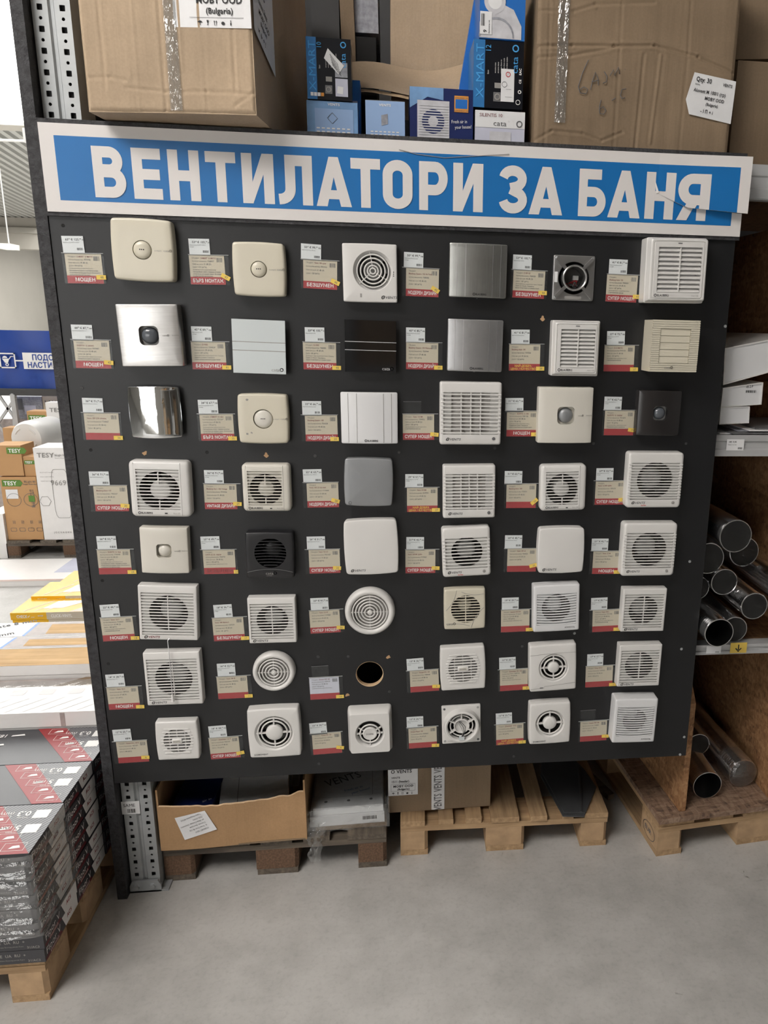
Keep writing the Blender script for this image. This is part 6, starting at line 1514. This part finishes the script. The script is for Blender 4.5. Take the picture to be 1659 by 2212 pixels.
def pale(label, py0, py1, zt, h, oak, pict=True):
    dep = onZ(0, py1, zt).y-onZ(0, py0, zt).y
    B, y, w, x0 = slab(label, 0, py0, zt, h, dep, 'pale_print')
    return B, y, w, x0, dep
B, y, w, x0, dep = pale('white laminate box with an oak plank lid, front of the oak stack', 1440, 1403, .60, .04, True); MB().box(0, w, .001, dep-.004, .0402, .0412).obj('oak_lid', 'plank_oak', B)
base_stack('white laminate boxes under the oak plank lid', y+.003, .45, .5585, -2.98)
def doorbox(label, py0, py1, pxl):
    B, y, w, x0, dep = pale(label, py0, py1, .60, .04, False)
    fx = lambda px, py: onZ(px, py, .601).x-x0
    m = (py0+py1)/2
    a0, a1 = fx(pxl, py0), fx(pxl+36, py1)
    MB().flat([(a0, .004), (w, .004), (w, dep-.006), (a1, dep-.006)], .0406).obj('grey_wood_picture', 'photo_wood_grey', B)
    MB().flat([(a0-.012, .004), (a0, .004), (a1, dep-.006), (a1-.012, dep-.006)], .0407).obj('blue_line', 'bright_blue_print', B)
    o0, o1 = fx(pxl+40, py0), fx(pxl+66, py1)
    MB().flat([(o0, .02), (o0+.26, .02), (o1+.22, dep-.03), (o1, dep-.03)], .0409).obj('oak_picture', 'plank_oak', B)
    t = MB(); put_text(t, 'laminate 8 mm', a0-.22, dep*.35, .045, .0409, 1, 'L', .8, .5); t.ring(.05, .006, .0409, 24, 4, (a0-.34, dep*.5), .1); t.obj('lettering', 'ink_grey', B)
    return B
doorbox('white laminate box with oak door picture, nearer of two', 1402, 1377, 2); doorbox('white laminate box with oak door picture, farther of two', 1376, 1346, 50)
# ---- yellow vinyl boxes
def vinyl(label, tl, zt, h, depth, x1=-1.25):
    p = onZ(*tl, zt)
    B = root('vinyl_box', label, 'vinyl box', Matrix.Translation((p.x, p.y, zt-h)), 'yellow vinyl boxes'); w = x1-p.x
    MB().box(0, w, 0, depth, 0, h).obj('body', 'vinyl_yellow', B)
    MB().box(.165, w+.001, -.0008, -.0002, 0, h).obj('grey_front_print', 'vinyl_grey', B); MB().flat([(.27, .002), (w, .002), (w, depth), (.40, depth)], h+.0005).obj('grey_lid_print', 'vinyl_grey', B)
    t = MB(); put_text(t, 'CHECK✓', .028, h*.28, h*.58, 0, 1, 'L', .95, fit=.062); put_text(t, 'CLICK-VINYL', .185, h*.28, h*.58, 0, 1, 'L', .95, fit=.098); put_text(t, 'one', .093, h*.28, h*.30, 0, 0); put_text(t, 'RIGID', .125, h*.45, h*.25, 0, 1)
    on_front(t, -.0012).obj('lettering', 'ink_white', B)
    t = MB(); t.flat([(.13, depth*.25), (.22, depth*.28), (.32, depth*.8), (.16, depth*.75)], h+.0008)
    for k in range(3): t.flat([(.05+.05*k, .02), (.055+.05*k, .02), (.14+.05*k, depth*.8), (.135+.05*k, depth*.8)], h+.0009)
    t.obj('lid_print', 'pale_print', B); return B, p
vinyl('yellow vinyl flooring box at the front bottom of the yellow pile', (27, 1340), .462, .036, .22)
B, p = vinyl('yellow vinyl flooring box in the middle of the yellow pile', (21.4, 1324.5), .5, .0365, .20)
vinyl('yellow vinyl flooring box at the back of the yellow pile', (66.6, 1288.6), .515, .036, .22)
vinyl('yellow vinyl flooring box with pale edge lying farthest back', (118, 1265.5), .500, .036, .25)
carton('carton', 'plain carton supporting the yellow vinyl boxes', -1.82, p.y+.03, .0, .58, .75, .425, 0, 'cardboard_dim', .001, 5, 31)
# ---- pale sheet pack on the far floor
p = [onZ(x, y, .05) for x, y in ((0, 1253), (178, 1249), (173, 1206), (40, 1202), (0, 1206))]
R = root('sheet_pack', 'low white packed sheet lying on the floor of the far aisle', 'pack', Matrix.Translation((p[0].x-1.2, p[0].y, 0)))
o = Vector((p[0].x-1.2, p[0].y, 0)); MB().box(0, 2.4, 0, p[2].y-p[0].y, .0, .05).obj('body', 'pale_print', R)
MB().box(-.002, 2.402, -.004, 0, .04, .052).obj('pink_edge', 'pink_edge', R); MB().flat(rct(1.5, .15, 2.0, .5), .0506).obj('faint_print', 'lavender_print', R)
# ================================================================ water heaters on the far pallet
YH = 6.12
plain('kraft_box', srgb(188, 146, 100), .7, vary=.06, vscale=5); plain('tesy_green', srgb(92, 132, 52), .5)
p0 = onY(20, 1176, YH)
pallet('dark pallet under the water heater boxes', onY(16, 1176, YH).x, YH-.02, 1.0, .8, 0, 'pallet_old', 'chip_block', group='pallets')
def far_box(name, label, cat, tl, tr, br, bl, y, depth, mat, group=None, z0=None):
    P = [onY(*q, y) for q in (tl, tr, br, bl)]
    x0 = (P[0].x+P[3].x)/2; x1 = (P[1].x+P[2].x)/2; zb = (P[2].z+P[3].z)/2 if z0 is None else z0; zt = (P[0].z+P[1].z)/2
    R = root(name, label, cat, Matrix.Translation((x0, y, zb)), group); MB().box(0, x1-x0, 0, depth, 0, zt-zb).obj('body', mat, R)
    return R, x1-x0, zt-zb
def outline_rect(t, x0, x1, z0, z1, w=.004, rc=.3):
    P = outline((x1-x0)/2, (z1-z0)/2, rc, n=40, c=((x0+x1)/2, (z0+z1)/2)); Q = outline((x1-x0)/2-w, (z1-z0)/2-w, rc, n=40, c=((x0+x1)/2, (z0+z1)/2)); t.loft([P, Q])
def tesy(R, w, h, mat='ink_grey', s=.12): t = MB(); put_text(t, 'TESY', .04*w/.27, h-.075, s*.62, 0, 1, 'L', 1.0); return t
R, w, h = far_box('heater_box', 'tall white water heater box with drawn outline, at the front', 'heater box', (71, 968), (148, 967), (170, 1173), (97, 1174), YH, .26, 'pale_print', 'water heater boxes', .1455)
t = MB(); put_text(t, 'TESY', .025, h-.075, .05, 0, 1, 'L', 1.1); put_text(t, 'BiLight 80', .155, h-.065, .022, 0, 0, 'L', .9); put_text(t, 'Electric Water Heater', .155, h-.085, .012, 0); outline_rect(t, .11, .235, .18, h-.17, .003, .4)
for k in range(3): put_text(t, 'RIGHT HOT WATER', .03, h-.20-.035*k, .011)
put_text(t, '9669', .10, h-.30, .06, 0, 0, 'L', 1.0); put_text(t, '| C C U A O 8 U', .08, .055, .018, 0, 1)
for a in range(6):
    b0, b1 = a*pi/3, (a+1)*pi/3; t.flat([(.045+.045*cos(b0), .32+.045*sin(b0)), (.045+.045*cos(b1), .32+.045*sin(b1)), (.045+.041*cos(b1), .32+.041*sin(b1)), (.045+.041*cos(b0), .32+.041*sin(b0))], 0)
on_front(t, -.003).obj('lettering', 'ink_soft', R)
R, w, h = far_box('heater_box', 'brown water heater box with green flag logo, at the front', 'heater box', (0, 1031), (77, 1030), (96, 1173), (19, 1174), YH+.01, .26, 'kraft_box', 'water heater boxes', .1455)
def flag(R, x, z, s):
    F = on_front(MB().flat([(x, z), (x+s*2.6, z), (x+s*2.95, z+s*.5), (x+s*2.6, z+s), (x, z+s)], 0), -.003).obj('green_flag', 'tesy_green', R)
    X = x+s*.25
    for ch in 'TESY':
        on_front(put_text(MB(), ch, X, z+s*.2, s*.85, 0, 1, 'L', .95), -.004).obj('letter', 'ink_white', F); X += text_width(ch, s*.85, 1)*.95
flag(R, .012, h-.075, .052)
t = MB(); put_text(t, 'BiLight 80', .175, h-.045, .024, 0, 0, 'L', .9); put_text(t, 'Electric Water Heater', .165, h-.062, .012, 0, 1)
t.ring(.052, .0015, 0, 30, 4, (.085, .33), .1); t.ring(.052, .0015, 0, 30, 4, (.21, .33), .1); put_text(t, '2722 | 98998', .21, h-.10, .04, 0, 0, 'L', .7, -pi/2)
for k in range(4): outline_rect(t, .03+.065*k, .075+.065*k, .07, .10, .0025, .4); put_text(t, '|||', .05+.065*k, .14, .03)
on_front(t, -.003).obj('lettering', 'ink_grey', R); panel(R, 'white_label', 'label_white', .03, .12, h-.175, h-.10, -.003); panel(R, 'green_mark', 'tesy_green', .195, .24, h-.20, h-.15, -.004)
R, w, h = far_box('heater_box', 'narrow tall white water heater box standing behind the front one', 'heater box', (97.7, 870), (139, 869), (148, 967), (109, 965), YH+.98, .12, 'pale_print', 'water heater boxes', .0)
t = MB(); put_text(t, 'TESY', .03, h-.085, .052, 0, 1, 'L', 1.1); put_text(t, 'BiLight', .06, h-.15, .024); outline_rect(t, .04, .15, h-.45, h-.22, .003, .4); on_front(t, -.003).obj('lettering', 'ink_soft', R)
R, w, h = far_box('heater_box', 'small brown water heater box with green flag, left of the white tank', 'heater box', (-20, 963), (44, 962), (52, 1028), (-10, 1028), YH+.02, .22, 'kraft_box', 'water heater boxes'); flag(R, .11, h-.065, .05)
R, w, h = far_box('heater_box', 'small brown water heater box under the white tank', 'heater box', (50, 987), (74, 986), (80, 1028), (54, 1029), YH+.03, .20, 'kraft_box', 'water heater boxes'); flag(R, .006, h-.06, .03)
R, w, h = far_box('heater_box', 'brown water heater box with green flag, above the white tank', 'heater box', (58, 889), (104, 888), (112, 960), (66, 961), YH+1.10, .15, 'kraft_box', 'water heater boxes', .9); flag(R, .01, h-.09, .055)
R, w, h = far_box('heater_box', 'white box cut off by the left picture edge', 'heater box', (-30, 1111), (9, 1111), (12, 1178), (-25, 1178), YH-.02, .3, 'pale_print', 'water heater boxes', .0)
carton('carton', 'plain brown carton carrying the upper heater box', onY(60, 960, YH+1.1).x-.2, YH+1.1, .0, .28, .15, .898, 0, 'kraft_box', .001, 4, 40)
c = onY(57, 948, YH+.34)
R = root('water_heater', 'white cylindrical water heater lying on the brown boxes', 'water heater', Matrix.Translation(c) @ Matrix.Rotation(radians(-8), 4, 'Z') @ Matrix.Rotation(-pi/2, 4, 'X'))
rr = (onY(57+35, 948, YH+.34)-c).length*1.15
carton('carton', 'plain brown carton carrying the white water heater', c.x-.06, YH+.31, .1455, .24, .42, c.z-rr-.1465, 0, 'kraft_box', .0004, 4, 41)
MB().lathe([(rr*.3, -.012), (rr*.62, -.008), (rr*.86, .0), (rr*.97, .03), (rr, .07), (rr, .36), (rr*.9, .4)], 44, True, True).obj('tank', 'white_plastic', R, 40)
for k in range(4):
    a0 = radians(45+90*k); mb = MB()
    mb.tube([(rr*.62*cos(a0+radians(q)), rr*.62*sin(a0+radians(q)), -.008) for q in range(-20, 21, 5)], .007, 8).obj('cap_slot', 'white_plastic', R, 60)
# banner on the rack behind
YN = 7.55
a, b = onY(-90, 711, YN), onY(128, 713, YN); c0 = onY(-90, 846, YN)
R = root('banner', 'dark blue hanging banner with white wheelbarrow sign and Cyrillic words', 'banner', Matrix.Translation((a.x, YN, c0.z)))
plain('banner_blue', srgb(28, 66, 150), .35, vary=.08, vscale=3)
w, h = b.x-a.x+.35, a.z-c0.z
MB().grid(lambda u, v: (w*u, .02*_mn.noise(Vector((u*4, v*2, 5))), h*v), 24, 8).obj('cloth', 'banner_blue', R, 60)
lx = lambda px, py: onY(px, py, YN).x-a.x
lz = lambda px, py: onY(px, py, YN).z-c0.z
def frame(t, x0, x1, z0, z1, w): [t.flat(q, 0) for q in (rct(x0, z0, x1, z0+w), rct(x0, z1-w, x1, z1), rct(x0, z0, x0+w, z1), rct(x1-w, z0, x1, z1))]
X0, X1, Z0, Z1_ = lx(4, 795), lx(39, 795), lz(20, 795), lz(20, 762)
t = MB(); frame(t, X0, X1, Z0, Z1_, .012); zz = (Z0+Z1_)/2; t.flat(rct(0.01, zz-.006, X0, zz+.006), 0); T0 = lx(53, 780); t.flat(rct(X1, zz-.006, T0, zz+.006), 0)
q = (X1-X0); t.flat([(X0+q*.18, Z0+q*.62), (X0+q*.62, Z0+q*.62), (X0+q*.52, Z0+q*.35), (X0+q*.34, Z0+q*.35)], 0); t.ring(q*.08, q*.025, 0, 16, 4, (X0+q*.45, Z0+q*.24), .1); t.flat([(X0+q*.6, Z0+q*.62), (X0+q*.72, Z0+q*.78), (X0+q*.9, Z0+q*.78), (X0+q*.9, Z0+q*.74), (X0+q*.74, Z0+q*.74), (X0+q*.64, Z0+q*.58)], 0); t.flat([(X0+q*(.36+.15*cos(k*pi/6)), Z0+q*(.66+.13*sin(k*pi/6))) for k in range(7)], 0)
t.flat(rct(T0, Z0-.005, T0+.75, Z1_+.005), 0)
on_front(t, -.028).obj('white_print', 'ink_white', R)
t = MB(); hh = Z1_-Z0; put_text(t, 'ПОДОВИ', T0+.082, Z0+hh*.56, hh*.50, 0, 1, 'L', .86); put_text(t, 'НАСТИЛКИ', T0+.035, Z0+hh*.06, hh*.50, 0, 1, 'L', .86); on_front(t, -.032).obj('lettering', 'banner_blue', R)
def brace2d(p, q, w):
    d = Vector((q.x-p.x, q.z-p.z)).normalized(); s = Vector((-d.y, d.x))*w/2
    mb = MB().prism([(p.x+s.x, p.z+s.y), (q.x+s.x, q.z+s.y), (q.x-s.x, q.z-s.y), (p.x-s.x, p.z-s.y)], -.01, .01)
    return mb.xf(lambda v: Vector((v.x, v.z, v.y)))
# rack and flooring displays below the banner
R = root('storage_rack', 'grey diagonal braced storage rack at the far left under the banner', 'storage rack', Matrix.Translation((0, 7.45, 0)))
for (x0, y0), (x1, y1) in (((27, 850), (34, 960)), ((-5, 850), (33, 905)), ((33, 860), (-5, 915)), ((-5, 915), (34, 965))):
    p, q = onY(x0, y0, 7.45), onY(x1, y1, 7.45); brace2d(p, q, .022).obj('brace', 'beam_grey', R)
p = onY(28, 852, 7.45); MB().box(p.x-.02, p.x+.02, -.02, .02, 0, p.z).obj('post', 'beam_grey', R)
a_, b_ = onY(-60, 846, 7.45), onY(160, 856, 7.45); MB().box(a_.x, b_.x, .0, .05, b_.z, a_.z+.03).obj('beam', 'dark_metal', R); MB().box(a_.x, b_.x, .75, .78, 0, a_.z).obj('back_panel', 'dark_metal', R)
R, w, h = far_box('flooring_display', 'flooring box with a dim room photograph under the banner', 'display box', (34, 856), (90, 856), (94, 904), (38, 905), 7.65, .5, 'photo_grey')
panel(R, 'sofa_picture', 'lavender_print', w*.30, w*.75, h*.2, h*.6, -.004); panel(R, 'window_picture', 'ink_grey', w*.03, w*.25, h*.4, h*.9, -.004)
MB().box(.0, w, 0, .5, -onY(38, 905, 7.65).z, -.002).obj('plinth', 'photo_wood_grey', R)
R, w, h = far_box('flooring_display', 'beige laminate flooring display box beside the dim photograph', 'display box', (91.5, 856), (150, 855), (153, 905), (95.5, 905), 7.66, .5, 'paper_cream')
t = MB(); put_text(t, 'LAMINATE', .02, h-.085, .06, 0, 1, 'L', .9); put_text(t, 'FLOORING', .02, h-.14, .06, 0, 1, 'L', .9); on_front(t, -.004).obj('lettering', 'ink_grey', R)
MB().box(.0, w, 0, .5, -onY(94, 905, 7.66).z, -.002).obj('plinth', 'photo_wood_grey', R)
R, w, h = far_box('flooring_display', 'grey wood flooring panel leaning at the far left edge', 'display box', (-40, 905), (30, 905), (40, 1010), (-30, 1010), 7.52, .08, 'photo_wood_grey', None, 0)
